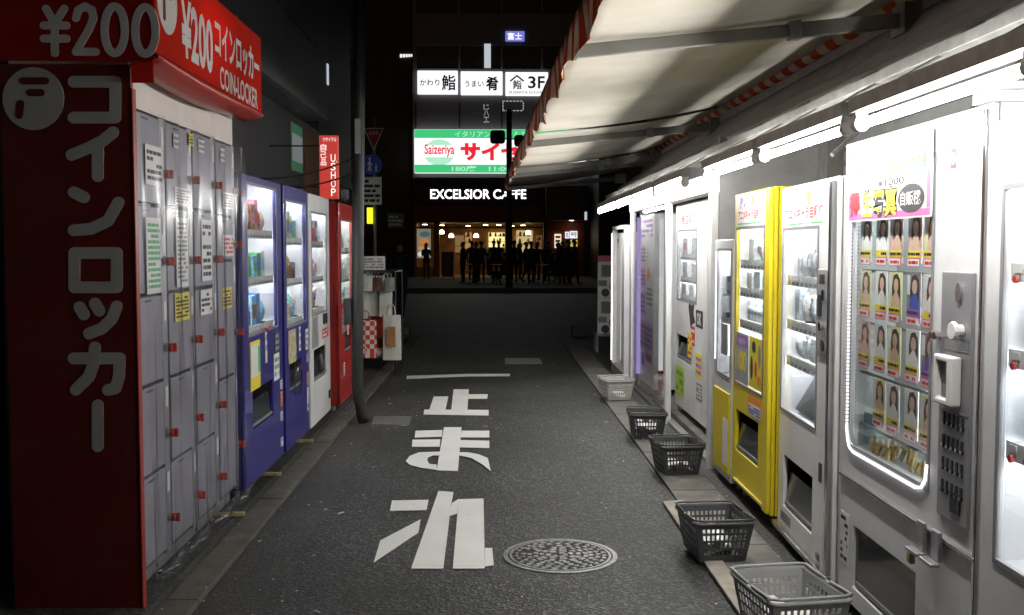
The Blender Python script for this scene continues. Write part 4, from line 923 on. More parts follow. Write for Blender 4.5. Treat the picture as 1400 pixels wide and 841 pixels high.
# control column
cp = box('control_panel', mat('grey_control_panel', (0.27, 0.27, 0.28), 0.42, 0.2, var=0.08), sv, 0.985, 1.205, -0.012, -0.0005, 0.66, 1.47, bevel=0.003)
MB().prism([(1.12 + 0.018 * math.cos(i * math.pi / 10), 1.405 + 0.032 * math.sin(i * math.pi / 10)) for i in range(20)], XZ(-0.02), 0.007).build('coin_slot', M['chrome'], cp)
box('coin_display', M['dark_pl'], cp, 1.05, 1.085, -0.014, -0.0122, 1.285, 1.31)
MB().tube([(1.145, -0.0122, 1.285), (1.145, -0.035, 1.285)], 0.02, 12).tube([(1.145, -0.0352, 1.285), (1.145, -0.05, 1.285)], 0.03, 12).build('return_knob', M['white_pl'], cp, bevel=0.003)
MB().plate(1.02, 1.15, 1.04, 1.20, [(1.04, 1.115, 1.06, 1.18)], XZ(-0.05), 0.037).build('note_slot', M['white_pl'], cp, bevel=0.006); box('note_mouth', M['grey_pl'], cp, 1.041, 1.114, -0.03, -0.0122, 1.061, 1.179)
for k in range(4): 
    q = MB()
    for i in range(5): q.tube([(1.03 + i * 0.034, -0.0122, 0.975 - k * 0.075), (1.03 + i * 0.034, -0.017, 0.975 - k * 0.075)], 0.010, 8); q.box(1.023 + i * 0.034, 1.037 + i * 0.034, -0.0165, -0.0122, 0.985 - k * 0.075, 1.01 - k * 0.075)
    q.build('button_row', M['dark_pl'], cp)
    q = MB()
    for i in range(5): q.box(1.024 + i * 0.034, 1.036 + i * 0.034, -0.020, -0.0172, 0.968 - k * 0.075, 0.980 - k * 0.075)
    q.build('button_caps', M['chrome'], cp)
box('return_cup', M['dark_pl'], cp, 1.09, 1.16, -0.0165, -0.0122, 0.69, 0.76, bevel=0.003)
box('panel_seam', M['grey_pl'], cp, 0.99, 1.2, -0.0135, -0.0122, 1.015, 1.02); MB().plate(1.01, 1.19, 1.215, 1.26, [(1.015, 1.185, 1.22, 1.255)], XZ(-0.0135), 0.0012).build('panel_outline', M['grey_pl'], cp)
box('hinge_trim', M['chrome'], sv, 0.02, 1.26, -0.014, -0.0005, 0.572, 0.586, bevel=0.003)
box('side_trim', M['chrome'], sv, 1.245, 1.262, -0.012, -0.0005, 0.10, 1.97, bevel=0.003)
MB().tube([(0.945, -0.001, 1.255), (0.945, -0.03, 1.255)], 0.014, 8).tube([(0.975, -0.001, 1.255), (0.975, -0.03, 1.255)], 0.014, 8).build('door_studs', M['chrome'], sv)
for k, x in enumerate((0.865, 0.985)):
    q = MB().box(x, x + 0.06, -0.028, -0.0145, 0.505, 0.605).box(x - 0.02, x + 0.08, -0.06, -0.0285, 0.492, 0.505)
    q.build('hasp', M['locker_frame'], sv, bevel=0.003)
MB().box(0.85, 0.885, -0.055, -0.035, 0.448, 0.490).build('padlock', mat('brass', (0.35, 0.28, 0.10), 0.35, 0.9), sv, bevel=0.006)
notice(sv, M['white_pl'], 0.02, 0.125, 0.20, 0.42, -0.001, 7, M['ink'], 301, 'notice_plate')
box('bay_glass', M['smoke'], sv, 0.172, 0.798, 0.012, 0.016, 0.132, 0.388)
q = MB().box(1.19, 1.30, -0.02, 0.1, 1.986, 2.02).box(1.20, 1.34, 0.02, 0.6, 2.021, 2.04); q.build('top_hinge', M['white_m'], sv, bevel=0.003)
# photo cards
def card(loc, kind, label):
    t = thing('photo_card', label, 'photo card', loc, MRr, 'photo cards in the silver machine'); t.scale = (1.12, 1, 1.0)
    bgm = [M['white_pl'], mat_lemon, M['white_pl'], M['ink_grey'], mat('soft_rose_print', (0.6, 0.4, 0.36), 0.5, var=0.4, scale=25)][kind % 5]
    box('card_sheet', bgm, t, -0.055, 0.055, 0.0, 0.003, 0, 0.18)
    MB().prism([(-0.022, 0.05), (0.036, 0.05), (0.045, 0.10), (0.04, 0.155), (0.016, 0.175), (-0.014, 0.168), (-0.028, 0.12)], XZ(-0.0006), 0.0005).build('picture_hair', M['hair_ink'], t)
    MB().prism([(0.008 + 0.020 * math.cos(i * math.pi / 8), 0.130 + 0.026 * math.sin(i * math.pi / 8)) for i in range(16)], XZ(-0.0012), 0.0005).build('picture_face', M['skin_ink'], t)
    MB().prism([(-0.034, 0.03), (0.046, 0.03), (0.040, 0.08), (0.018, 0.105), (0.0, 0.105), (-0.026, 0.08)], XZ(-0.0012), 0.0005).build('picture_blouse', [M['white_pl'], M['skin_ink'], M['white_pl'], M['ink_blue'], M['skin_ink']][kind % 5], t)
    MB().prism([(-0.052, 0.10), (-0.030, 0.10), (-0.030, 0.172), (-0.052, 0.172)], XZ(-0.0006), 0.0004).build('picture_inset', M['white_pl'], t)
    box('caption', [M['ink_yellow'], M['ink_yellow'], M['ink_yellow'], M['ink_purple'], M['ink_yellow']][kind % 5], t, -0.05, 0.05, -0.0025, -0.0018, 0.022, 0.048)
    fine_print(M['ink'], t, -0.046, 0.046, 0.026, 0.044, -0.0027, 1, kind)
    pt = box('price_tag', M['ink_pink'], t, -0.05, 0.05, -0.004, -0.003, -0.012, 0.020)
    box('tag_face', M['white_pl'], pt, -0.046, 0.046, -0.0048, -0.0042, -0.009, 0.017); fine_print(M['ink_red'], pt, -0.036, 0.036, -0.006, 0.014, -0.005, 1, kind + 9)
mat_lemon = mat('pale_lemon_print', (0.66, 0.66, 0.36), 0.5)
rown = ['top', 'second', 'third', 'lowest']
for r_, zc in enumerate((1.49, 1.275, 1.065, 0.845)):
    for c_ in range(5):
        if r_ == 3 and c_ == 0: continue
        lx = 0.165 + c_ * 0.158; kind = [[0, 2, 4, 4, 1], [1, 2, 1, 3, 2], [4, 2, 1, 0, 3], [0, 1, 2, 0, 1]][r_][c_]
        card((SX + 0.032 + 0.006 * (c_ % 2), SF - lx, zc), kind, 'portrait photo card in the silver machine, %s row, %s the coin panel' % (rown[r_], ['fifth from', 'fourth from', 'third from', 'second from', 'nearest to'][c_]))
for r_, z in enumerate((1.455, 1.24, 1.03, 0.81)): box('card_rail', M['grey_pl'], sv, 0.08, 0.90, 0.05, 0.06, z - 0.008, z + 0.003)
q = MB(); rr = random.Random(31)
for i in range(26):
    x = rr.uniform(0.2, 0.82); yv = rr.uniform(0.04, 0.12); a = rr.uniform(-0.6, 0.6)
    q.bar((x, yv, 0.715), (x + 0.05 * math.sin(a), yv + 0.01, 0.715 + 0.07 * math.cos(a) * rr.uniform(0.5, 1)), rr.uniform(0.015, 0.035), 0.006, up=(0, 1, 0))
q.build('gold_wrappers', mat('gold_foil', (0.45, 0.33, 0.10), 0.35, 0.5, var=0.4, scale=30), sv)  # low heap of small tilted gold-coloured slivers
box('teal_card', mat('teal_card', (0.06, 0.22, 0.27), 0.5), sv, 0.105, 0.22, 0.06, 0.07, 0.73, 0.86)

# ---- next machine, cut by the frame
v0 = vending('vending_machine', 'pale grey vending machine with red buttons standing next to the photo card machine', (1.48, 3.05, 0.0), MRr, 1.05, 1.92, 0.75, M['white_m'], (0.10, 0.95, 0.63, 1.72), (0.3, 0.8, 0.2, 0.4), [0.98, 1.25, 1.5], door_mat=M['grey_m'],
    where='the grey red button machine', stock=[[('carton', 'sky', 'blue', 0.22, 0.1, 0.16)], [('carton', 'white', 'yellow', 0.2, 0.1, 0.16)], [('carton', 'orange', 'sky', 0.2, 0.1, 0.15)]])
for z in (0.95, 1.22, 1.47):
    q = MB()
    for i in range(8): q.tube([(0.14 + i * 0.1, 0.022, z - 0.012), (0.14 + i * 0.1, 0.012, z - 0.012)], 0.012, 8)
    q.build('button_row', M['redknob'], v0)

# ---- white character machine
w6 = 'white machine by yellow one'
v6 = vending('vending_machine', 'white vending machine with tall window and red lettered banner beside the yellow one', (1.53, 5.43, 0.0), R(-92.0), 0.99, 1.86, 0.70, M['white_m'], (0.045, 0.70, 0.70, 1.64), (0.12, 0.66, 0.19, 0.46), [0.98, 1.17, 1.40],
    door_mat=M['white_m'], where=w6, stock=[fill(0.08, 0.68, 0.12, ['white', 'pale', 'grey'], ['carton', 'packet'], 13), fill(0.08, 0.68, 0.17, ['white', 'pale', 'grey', 'clear'], ['carton', 'packet', 'figure'], 14), fill(0.08, 0.68, 0.18, ['pale', 'white', 'clear', 'grey'], ['carton', 'packet'], 15)], coin=(0.735, 0.89, 1.06, 1.45), feet=0.06)
ch = MB().hexa([(0.14, 0.05, 0.705), (0.66, 0.05, 0.705), (0.66, 0.06, 0.705), (0.14, 0.06, 0.705), (0.24, 0.14, 0.92), (0.66, 0.14, 0.92), (0.66, 0.15, 0.92), (0.24, 0.15, 0.92)]).build('delivery_chute', M['smoke'], v6)
def char_banner(t, x0, x1, z0, z1, y, seed):
    bn_ = sheet('banner', M['white_pl'], t, x0, x1, z0, z1, y)
    wd = x1 - x0; h = z1 - z0
    text('アニメキャラ自販機', M['ink_red'], bn_, x0 + wd*0.05, x1 - wd*0.1, z0 + h*0.18, z0 + h*0.52, y - 0.003, 0.03)
    text('激レア', M['ink_purple'], bn_, x0 + wd*0.12, x0 + wd*0.48, z0 + h*0.56, z0 + h*0.93, y - 0.003, 0.03)
    MB().prism([(x0 + wd*0.60 + wd*0.05*math.cos(i*math.pi/8), z0 + h*0.78 + h*0.14*math.sin(i*math.pi/8)) for i in range(16)], XZ(y - 0.003), 0.0005).build('printed_head', M['ink_orange'], bn_)
    sheet('printed_body', M['ink_yellow'], bn_, x0 + wd*0.57, x0 + wd*0.64, z0 + h*0.54, z0 + h*0.66, y - 0.0025, 0.0005)
    fine_print(M['ink_green'], bn_, x0 + wd*0.05, x1 - wd*0.1, z0 + h*0.04, z0 + h*0.12, y - 0.003, 1, seed)
char_banner(v6, 0.05, 0.86, 1.65, 1.84, -0.001, 5)
box('door_slot', M['dark_pl'], v6, 0.775, 0.82, -0.004, -0.0005, 0.47, 0.56, bevel=0.003); box('door_slot', M['dark_pl'], v6, 0.75, 0.80, -0.004, -0.0005, 0.10, 0.13)
box('kick_rail', M['chrome'], v6, 0.0, 0.99, -0.03, -0.001, 0.06, 0.085, bevel=0.003)
q = MB()
for i in range(7): q.box(0.08 + i * 0.03, 0.095 + i * 0.03, -0.003, -0.0005, 0.11, 0.16)
q.build('vent_slats', M['grey_pl'], v6)
box('side_channel', M['chrome'], v6, 0.955, 0.985, -0.03, -0.001, 0.09, 1.84, bevel=0.004)

# ---- yellow machine
w7 = 'the yellow machine'
v7 = vending('vending_machine', 'bright yellow vending machine with bottles and poster panels below its shelves', (1.50, 6.36, 0.0), MRr, 0.90, 1.875, 0.72, M['yellow_m'], (0.055, 0.70, 0.72, 1.66), (0.08, 0.62, 0.30, 0.55), [1.105, 1.30, 1.47],
    where=w7, stock=[
    [('bottle', c, 'white' if i % 2 else 'pale', 0.11 + i * 0.075, 0.055, 0.155) for i, c in enumerate(['grey', 'clear', 'pale', 'clear', 'pale', 'sky', 'clear', 'pink'])],
    [('carton','white','pale',0.18,0.12,0.1), ('carton','clear','pale',0.38,0.14,0.11), ('carton','white','sky',0.57,0.12,0.1)],
    [('carton','pale','white',0.22,0.12,0.13), ('packet','pale','pink',0.42,0.15,0.13), ('carton','white','pale',0.6,0.11,0.13)]], feet=0.09)
char_banner(v7, 0.06, 0.72, 1.675, 1.865, -0.001, 6)
ps = sheet('poster', mat('grey_blue_print', (0.34, 0.36, 0.40), 0.5), v7, 0.06, 0.37, 0.73, 1.03, 0.004)
text('100', M['ink_yellow'], ps, 0.10, 0.33, 0.80, 0.93, 0.0005, 0.04); sheet('poster_band', M['ink_purple'], ps, 0.075, 0.355, 0.95, 1.015, 0.0015, 0.0005); text('NEW', M['white_pl'], ps, 0.13, 0.3, 0.962, 1.0, 0.0, 0.01)
ps = sheet('poster', M['yellow_pl'], v7, 0.385, 0.695, 0.735, 1.03, 0.004)
for k, (x, z, w_, h_, m_) in enumerate([(0.42, 0.78, 0.06, 0.14, 'ink'), (0.52, 0.80, 0.05, 0.1, 'ink_red'), (0.60, 0.86, 0.05, 0.14, 'ink_grey'), (0.46, 0.94, 0.08, 0.07, 'ink'), (0.58, 0.77, 0.08, 0.05, 'ink_orange')]):
    MB().prism([(x + w_/2 + w_/2*math.cos(i*math.pi/8), z + h_/2 + h_/2*math.sin(i*math.pi/8)) for i in range(16)], XZ(0.0008 - 0.0003 * k), 0.0002).build('poster_figure', M[m_], ps)
ps = sheet('notice', M['ink_orange'], v7, 0.40, 0.68, 0.52 + 0.05, 0.69, -0.001); notice(v7, M['white_pl'], 0.42, 0.68, 0.575, 0.64, -0.0035, 3, M['ink_blue'], 77)
sheet('window_tint', M['paper'], v7, 0.06, 0.37, 0.725, 0.729, 0.004)
box('door_slot', M['dark_pl'], v7, 0.73, 0.77, -0.004, -0.0005, 0.39, 0.46, bevel=0.003)
box('door_edge', M['yellow_m'], v7, 0.80, 0.898, -0.025, -0.001, 0.10, 1.87, bevel=0.008)
MB().tube([(0.1, -0.01, 0.12), (0.85, -0.01, 0.12)], 0.008, 8).build('kick_rail', M['yellow_m'], v7)

# ---- slim machine in the recess
w8 = 'the slim grey machine in the recess'
v8 = vending('vending_machine', 'slim grey machine with LED strip and yellow lower door squeezed beside the booth', (1.50, 6.92, 0.0), MRr, 0.52, 1.60, 0.6, M['grey_m'], (0.10, 0.48, 0.72, 1.53), None, [1.02, 1.24], where=w8, strips=(0, 1),
    stock=[[('carton','dark','beige',0.25,0.16,0.1), ('carton','lime','dark',0.42,0.1,0.1)], [('carton','dark','grey',0.25,0.15,0.12), ('figure','sky','dark',0.4,0.1,0.16)]], rails=False)
q = MB()
for i in range(50): q.box(0.052, 0.062, -0.01, -0.001, 0.80 + i * 0.0145, 0.808 + i * 0.0145)
q.build('led_beads', M['bead'], v8)
box('lower_door', M['yellow_m'], v8, 0.06, 0.51, -0.015, -0.001, 0.10, 0.62, bevel=0.004); sheet('door_notice', M['white_pl'], v8, 0.36, 0.50, 0.15, 0.45, -0.016)
box('coin_panel', M['silver'], v8, 0.30, 0.46, -0.02, -0.001, 0.86, 1.06, bevel=0.004)

# ---- glass booth with sliding doors
bt = thing('glass_booth', 'white framed glass booth with sliding doors sheltering two vending machines', 'booth', (1.50, 11.25, 0.0), MRr)
BW = 11.25 - 7.05; BH = 2.06
for x, nm in ((0.0, 'post'), (2.30, 'door_stile'), (BW - 0.10, 'post')):
    box(nm, M['white_m'], bt, x, x + (0.10 if nm == 'post' else 0.075), 0.0, 0.05, 0.0, BH - 0.13, bevel=0.004)
box('header_beam', M['white_m'], bt, 0.0, BW - 0.075, -0.01, 0.10, BH - 0.128, BH, bevel=0.004)
box('door_track', M['steel'], bt, 0.102, BW - 0.102, 0.02, 0.085, 0.006, 0.035)
box('glass_panel', M['glass'], bt, 0.102, 2.298, 0.015, 0.021, 0.04, BH - 0.132)
box('side_wall', M['wall_r2'], bt, BW - 0.073, BW - 0.003, 0.052, 0.95, 0.0, BH + 0.25)
box('side_wall', M['white_m'], bt, 0.0, 0.05, 0.101, 0.95, 0.0, BH)
box('back_wall', M['white_m'], bt, 0.051, BW - 0.071, 0.90, 0.95, 0.0, BH)
box('roof', M['steel'], bt, 0.0, BW - 0.071, 0.101, 0.95, BH + 0.002, BH + 0.04)
box('floor_slab', M['concrete'], bt, 0.051, BW - 0.071, 0.101, 0.899, 0.006, 0.07)
# white machine inside
w9 = 'the machine behind the booth glass'
v9 = vending('vending_machine', 'white vending machine with black posters standing inside the glass booth', (1.66, 9.30, 0.07), MRr, 1.35, 1.86, 0.6, M['white_m'], (0.08, 0.95, 1.02, 1.62), (0.05, 0.75, 0.48, 0.70), [1.06, 1.22, 1.42], where=w9, feet=0.06,
    stock=[[('carton','white','pale',0.25,0.2,0.1), ('carton','pale','white',0.6,0.2,0.1)], [('carton','white','pale',0.3,0.2,0.13), ('carton','clear','white',0.7,0.2,0.12)], [('carton','white','pink',0.3,0.2,0.14), ('carton','pale','white',0.7,0.2,0.14)]])
bn_ = sheet('banner', M['white_pl'], v9, 0.06, 1.1, 1.64, 1.85, -0.001); text('人気自販機', M['ink_red'], bn_, 0.1, 0.95, 1.67, 1.76, -0.004, 0.02); fine_print(M['ink_grey'], bn_, 0.6, 1.0, 1.78, 1.83, -0.004, 1, 2)
MB().prism([(0.62,0.98),(0.70,1.03),(0.74,0.99),(0.86,1.02),(0.84,0.92),(0.92,0.86),(0.80,0.84),(0.72,0.80),(0.68,0.88)], XZ(-0.003), 0.002).build('poster_burst', M['ink'], v9)
po = sheet('poster', M['ink'], v9, 0.95, 1.22, 0.83, 0.97, -0.001); text('OK', M['white_pl'], po, 1.0, 1.17, 0.85, 0.95, -0.004, 0.03)
notice(v9, M['ink_red'], 0.74, 0.90, 0.66, 0.82, -0.001, 3, M['white_pl'], 55); notice(v9, M['ink_yellow'], 0.62, 0.80, 0.55, 0.75, -0.004, 4, M['ink_red'], 56)
notice(v9, M['ink_yellow'], 0.95, 1.2, 0.42, 0.62, -0.001, 3, M['ink_purple'], 57); notice(v9, mat('lime_label', (0.55, 0.66, 0.05), 0.5), 0.05, 0.45, 0.16, 0.42, -0.001, 3, M['ink_green'], 58)
notice(v9, M['ink_grey'], 1.0, 1.22, 0.24, 0.38, -0.001, 4, M['white_pl'], 59)
# lilac machine inside
v10 = thing('poster_machine', 'lilac lit machine front covered in pink posters inside the glass booth', 'vending machine', (1.575, 11.13, 0.07), MRr)
box('cabinet', M['white_m'], v10, 0, 0.95, 0.02, 0.55, 0.05, 1.82, bevel=0.005)
for fx in (0.08, 0.87):
    for fy in (0.1, 0.45): box('foot', M['steel'], v10, fx - 0.03, fx + 0.03, fy - 0.03, fy + 0.03, 0.0, 0.049)
box('violet_lamp', M['strip_purple'], v10, 0.01, 0.03, -0.02, 0.018, 0.1, 1.8)
pk = mat('pale_pink_print', (0.66, 0.52, 0.62), 0.5, var=0.3, scale=14)
for k, (x0, x1, z0, z1, m_) in enumerate([(0.06, 0.9, 1.55, 1.8, M['white_pl']), (0.06, 0.38, 1.30, 1.5, pk), (0.06, 0.38, 1.05, 1.27, pk), (0.42, 0.62, 1.3, 1.5, M['white_pl']), (0.06, 0.4, 0.75, 1.0, pk), (0.45, 0.9, 0.85, 1.1, M['white_pl']), (0.06, 0.9, 0.4, 0.7, pk), (0.45, 0.85, 0.3, 0.38, M['ink_pink']), (0.15, 0.3, 0.22, 0.36, M['ink_purple'])]):
    notice(v10, m_, x0, x1, z0, z1, 0.0195, 4, M['ink_purple'] if k % 2 == 0 else M['ink_grey'], 400 + k, 'poster')
MB().prism([(0.5,1.2),(0.6,1.28),(0.72,1.2),(0.6,1.12)], XZ(0.016), 0.002).build('poster_arrow', M['ink_orange'], v10)
lt = thing('light_column', 'upright white lit tube with red foot inside the booth', 'light', (1.60, 9.75, 0.07), MRr)
MB().tube([(0, 0, 0.30), (0, 0, 1.75)], 0.022, 10).build('lamp_tube', em('soft_tube', (1, 1, 1), 0.9), lt)
MB().tube([(0, 0, 0.06), (0, 0, 0.299)], 0.026, 10).build('red_foot', M['redknob'], lt); MB().lathe([(0.09, 0), (0.09, 0.02), (0.03, 0.06)], n=14).build('base', M['grey_pl'], lt)
# white panel beyond the booth
wp = thing('display_stand', 'white framed display board with a lit edge standing past the glass booth', 'display stand', (1.47, 12.7, 0.0), MRr)
box('board', M['white_m'], wp, 0.08, 1.1, 0.05, 0.30, 0.12, 1.72, bevel=0.006)
box('frame_post', M['white_m'], wp, 0.0, 0.05, 0.0, 0.06, 0.0, 1.76); box('frame_post', M['white_m'], wp, 1.13, 1.18, 0.0, 0.06, 0.0, 1.76)
box('frame_top', M['white_m'], wp, 0.0, 1.18, 0.0, 0.06, 1.762, 1.80); box('base', M['steel'], wp, 0.051, 1.12, 0.0, 0.32, 0.004, 0.118)
box('lit_edge', em('soft_strip', (1, 1, 1), 2.0), wp, 0.015, 0.035, -0.012, -0.001, 0.15, 1.72)
notice(wp, M['white_pl'], 0.15, 0.5, 1.58, 1.69, 0.049, 1, M['ink'], 71)

# ---- capsule toy machines
def capsule(zb, lab, x, y_):
    t = thing('capsule_machine', lab, 'toy machine', (x, y_, zb), R(-12))
    box('case', M['white_m'], t, -0.2, 0.2, 0, 0.38, 0.0, 0.62, bevel=0.012)
    box('window', M['glass'], t, -0.16, 0.16, -0.012, -0.001, 0.34, 0.58); box('card', M['ink_grey'], t, -0.13, 0.13, -0.0005, 0.0, 0.36, 0.56)
    dl = MB().tube([(0.08, -0.001, 0.2), (0.08, -0.03, 0.2)], 0.075, 18).build('dial', M['dark_pl'], t); MB().tube([(0.08, -0.0305, 0.2), (0.08, -0.04, 0.2)], 0.055, 18).build('dial_face', M['white_pl'], dl)
    MB().tube([(-0.06, -0.001, 0.09), (-0.06, -0.02, 0.09)], 0.07, 18).build('chute', M['dark_pl'], t)
    box('price_strip', M['ink_grey'], t, -0.18, -0.04, -0.006, -0.001, 0.2, 0.3)
    return t
gp_ = Vector(((833 - 675) * 15.0 / 1400, 15.0, 0.004))
cs_ = thing('machine_stand', 'low grey steel stand under the two capsule toy machines', 'stand', gp_)
box('stand_top', M['steel'], cs_, -0.19, 0.19, -0.01, 0.36, 0.235, 0.265, bevel=0.003)
for sx_ in (-0.17, 0.17):
    for sy_ in (0.02, 0.33): box('leg', M['steel'], cs_, sx_ - 0.015, sx_ + 0.015, sy_ - 0.015, sy_ + 0.015, 0.0, 0.2345)
def _shrink(t_): t_.scale = (0.86, 0.86, 0.86); return t_
_shrink(capsule(0.27, 'white capsule toy machine standing directly on the steel stand', gp_.x, gp_.y)); tp = capsule(0.806, 'white capsule toy machine with a red top panel stacked on another', gp_.x, gp_.y)
_shrink(tp)
box('red_topper', M['ink_pink'], tp, -0.2, 0.2, 0.02, 0.3, 0.621, 0.72, bevel=0.008)

# ---- fluorescent lamps under the awning
def lamp(y0, y1, lab):
    t = thing('fluorescent_lamp', lab, 'lamp', (1.25, y0, 1.968), 0, 'fluorescent lamps under the awnings'); L_ = y1 - y0
    q = MB(); pr_ = [(-0.032, 0.040), (-0.032, 0.090), (0.032, 0.090), (0.032, 0.040)]
    q.prism(pr_, lambda a, c, t_: (a, t_, c), L_); q.build('housing', M['steel'], t)
    MB().tube([(0, 0.045, 0.0), (0, L_ - 0.045, 0.0)], 0.0165, 12, caps=False).build('tube', M['tube'], t)
    for yy in (0.0, L_ - 0.044):
        q = MB().tube([(0, yy, 0.0), (0, yy + 0.044, 0.0)], 0.026, 12); q.box(-0.02, 0.02, yy + 0.004, yy + 0.04, 0.0, 0.039); q.build('socket', M['fixture'], t)
    for yy in (L_ * 0.2, L_ * 0.8): MB().tube([(0, yy, 0.091), (0.19, yy, 0.20)], 0.006, 6).build('hanger', M['steel'], t)
segs = [(2.50, 3.75), (3.83, 5.08), (5.16, 6.41), (7.12, 8.37), (8.42, 9.67), (9.72, 10.97), (11.02, 12.27), (12.30, 12.9)]
labs = ['above the photo card machine', 'above the white machine with tall window', 'above the yellow machine', 'over the near corner of the glass booth', 'over the booth door', 'over the lilac poster machine', 'over the far end of the booth', 'short last one by the display board']
for (a, c), l_ in zip(segs, labs): lamp(a * 0.94, c * 0.94, 'white fluorescent tube lamp ' + l_)

# ---- shop building on the right: wall, soffit, rails, shutters
rb = thing('shop_building', 'grey shop building with soffit and shutters behind the right hand machines', 'building', (2.35, 0, 0))
box('wall', M['wall_r'], rb, 0.0, 6.0, -6.0, 15.8, 0.0, 9.0)
sf = MB().prism([(-0.76, 2.30), (-0.74, 2.27), (-0.46, 2.44), (-0.36, 2.60), (-0.36, 2.64), (-0.48, 2.49)], lambda a, c, t: (a, -2.0 + t, c), 15.2); sf.build('soffit', M['soffit'], rb)
box('soffit_top', M['soffit'], rb, -0.37, -0.002, -2.0, 13.2, 2.64, 2.70)
box('lamp_rail', M['steel'], rb, -0.93, -0.88, -2.0, 13.0, 2.16, 2.20, bevel=0.003)
for i in range(16): box('rail_bracket', M['steel'], rb, -0.879, -0.70, -1.5 + i * 0.95, -1.47 + i * 0.95, 2.175, 2.20)
for i in range(14): MB().tube([(-0.90, 0.6 + i * 0.92, 2.201), (-0.72, 0.6 + i * 0.92, 2.30)], 0.008, 6).build('stay', M['steel'], rb)
for i in range(3): box('conduit', M['soffit'], rb, -0.68 + i * 0.08, -0.66 + i * 0.08, -2.0, 13.1, 2.275 + i * 0.05, 2.295 + i * 0.05)
for k, (y0, y1) in enumerate(((1.5, 4.1), (4.4, 6.8))):
    for i in range(14): box('shutter_slat', M['wall_r'] if i % 2 else M['steel'], rb, -0.03, -0.001, y0, y1, 0.9 + i * 0.1, 0.99 + i * 0.1, bevel=0.008, seg=1)
for y_ in (4.25, 6.95): box('pilaster', M['steel'], rb, -0.12, -0.001, y_ - 0.1, y_ + 0.1, 0.0, 2.4)
for y_ in (3.6, 5.0): MB().tube([(-0.7, y_, 2.0), (-0.25, y_ + 0.3, 2.35)], 0.012, 6).build('stay', M['steel'], rb)
box('roller_board', M['soffit'], rb, -0.30, -0.002, -2.0, 15.5, 2.86, 3.1)

# ---- awnings
def awning(y0, y1, label, arms, sag):
    xf = lambda y: 0.43 - 0.0180 * y
    t = thing('awning', label, 'awning', (0, 0, 0)); zf, xr, zr = 2.50, 1.97, 2.745
    NXX, NY = 14, max(6, int((y1 - y0) * 4)); b = MB()
    for j in range(NY + 1):
        y = y0 + (y1 - y0) * j / NY
        for i in range(NXX + 1):
            u = i / NXX; x = xf(y) + (xr - xf(y)) * u; z = zf + (zr - zf) * u - sag * math.sin(math.pi * u) * (1 + 0.3 * math.sin(3.1 * y)) + 0.006 * math.sin(8 * y + 5 * u)
            b.v.append((x, y, z))
    for j in range(NY):
        for i in range(NXX): a = j * (NXX + 1) + i; b.f.append((a, a + 1, a + NXX + 2, a + NXX + 1))
    o = b.build('cloth', M['cloth'], t, smooth=True); s_ = o.modifiers.new('s', 'SOLIDIFY'); s_.thickness = 0.003
    b = MB(); rr = random.Random(int(y0 * 10)); NV = int((y1 - y0) * 12)
    for j in range(NV + 1):
        y = y0 + (y1 - y0) * j / NV
        dp = 0.175 + 0.018 * math.sin(2 * math.pi * y / 0.52) + 0.012 * math.sin(2.3 * y)
        for q in range(5):
            b.v.append((xf(y) - 0.012 + 0.016 * math.sin(5 * y + y0) * q / 4 + 0.010 * math.sin(13 * y) * q / 4, y, zf + 0.012 - dp * q / 4))
    for j in range(NV):
        for q in range(4): a = j * 5 + q; b.f.append((a, a + 1, a + 6, a + 5))
    o = b.build('valance', M['valance'], t, smooth=True); s_ = o.modifiers.new('s', 'SOLIDIFY'); s_.thickness = 0.003
    MB().bar((xf(y0) + 0.012, y0, zf - 0.02), (xf(y1) + 0.012, y1, zf - 0.02), 0.03, 0.035).build('front_bar', M['fixture'], t)
    MB().tube([(xr, y0, zr), (xr, y1, zr)], 0.052, 16).build('roller', M['roller'], t, smooth=True)
    for y in arms:
        p0 = Vector((xf(y) + 0.03, y, zf - 0.055)); p1 = Vector((1.93, y + 0.1, zr - 0.13)); md = p0.lerp(p1, 0.66)
        MB().bar(p0, md - (p1 - p0).normalized() * 0.03, 0.035, 0.06).build('arm', M['arm'], t, bevel=0.005); MB().bar(md + (p1 - p0).normalized() * 0.03, p1, 0.045, 0.07).build('arm', M['arm'], t, bevel=0.005)
        MB().bar(md - (p1 - p0).normalized() * 0.029, md + (p1 - p0).normalized() * 0.029, 0.06, 0.085).build('elbow', M['steel'], t, bevel=0.004)
        box('bracket', M['arm'], t, 1.90, 2.05, y + 0.02, y + 0.18, zr - 0.2, zr - 0.06)
        MB().bar((p0.x - 0.015, y - 0.03, p0.z), (p0.x - 0.015, y + 0.03, p0.z), 0.05, 0.07).build('arm_tip', M['arm'], t, bevel=0.004)
awning(0.6, 8.5, 'large cream awning with a red striped valance over the photo card machine', (1.6, 4.75), 0.035)
awning(8.72, 12.4, 'cream awning over the glass booth between two other awnings', (9.0, 12.1), 0.03)
awning(12.6, 16.2, 'last cream awning at the mouth of the alley', (12.9, 15.9), 0.03)

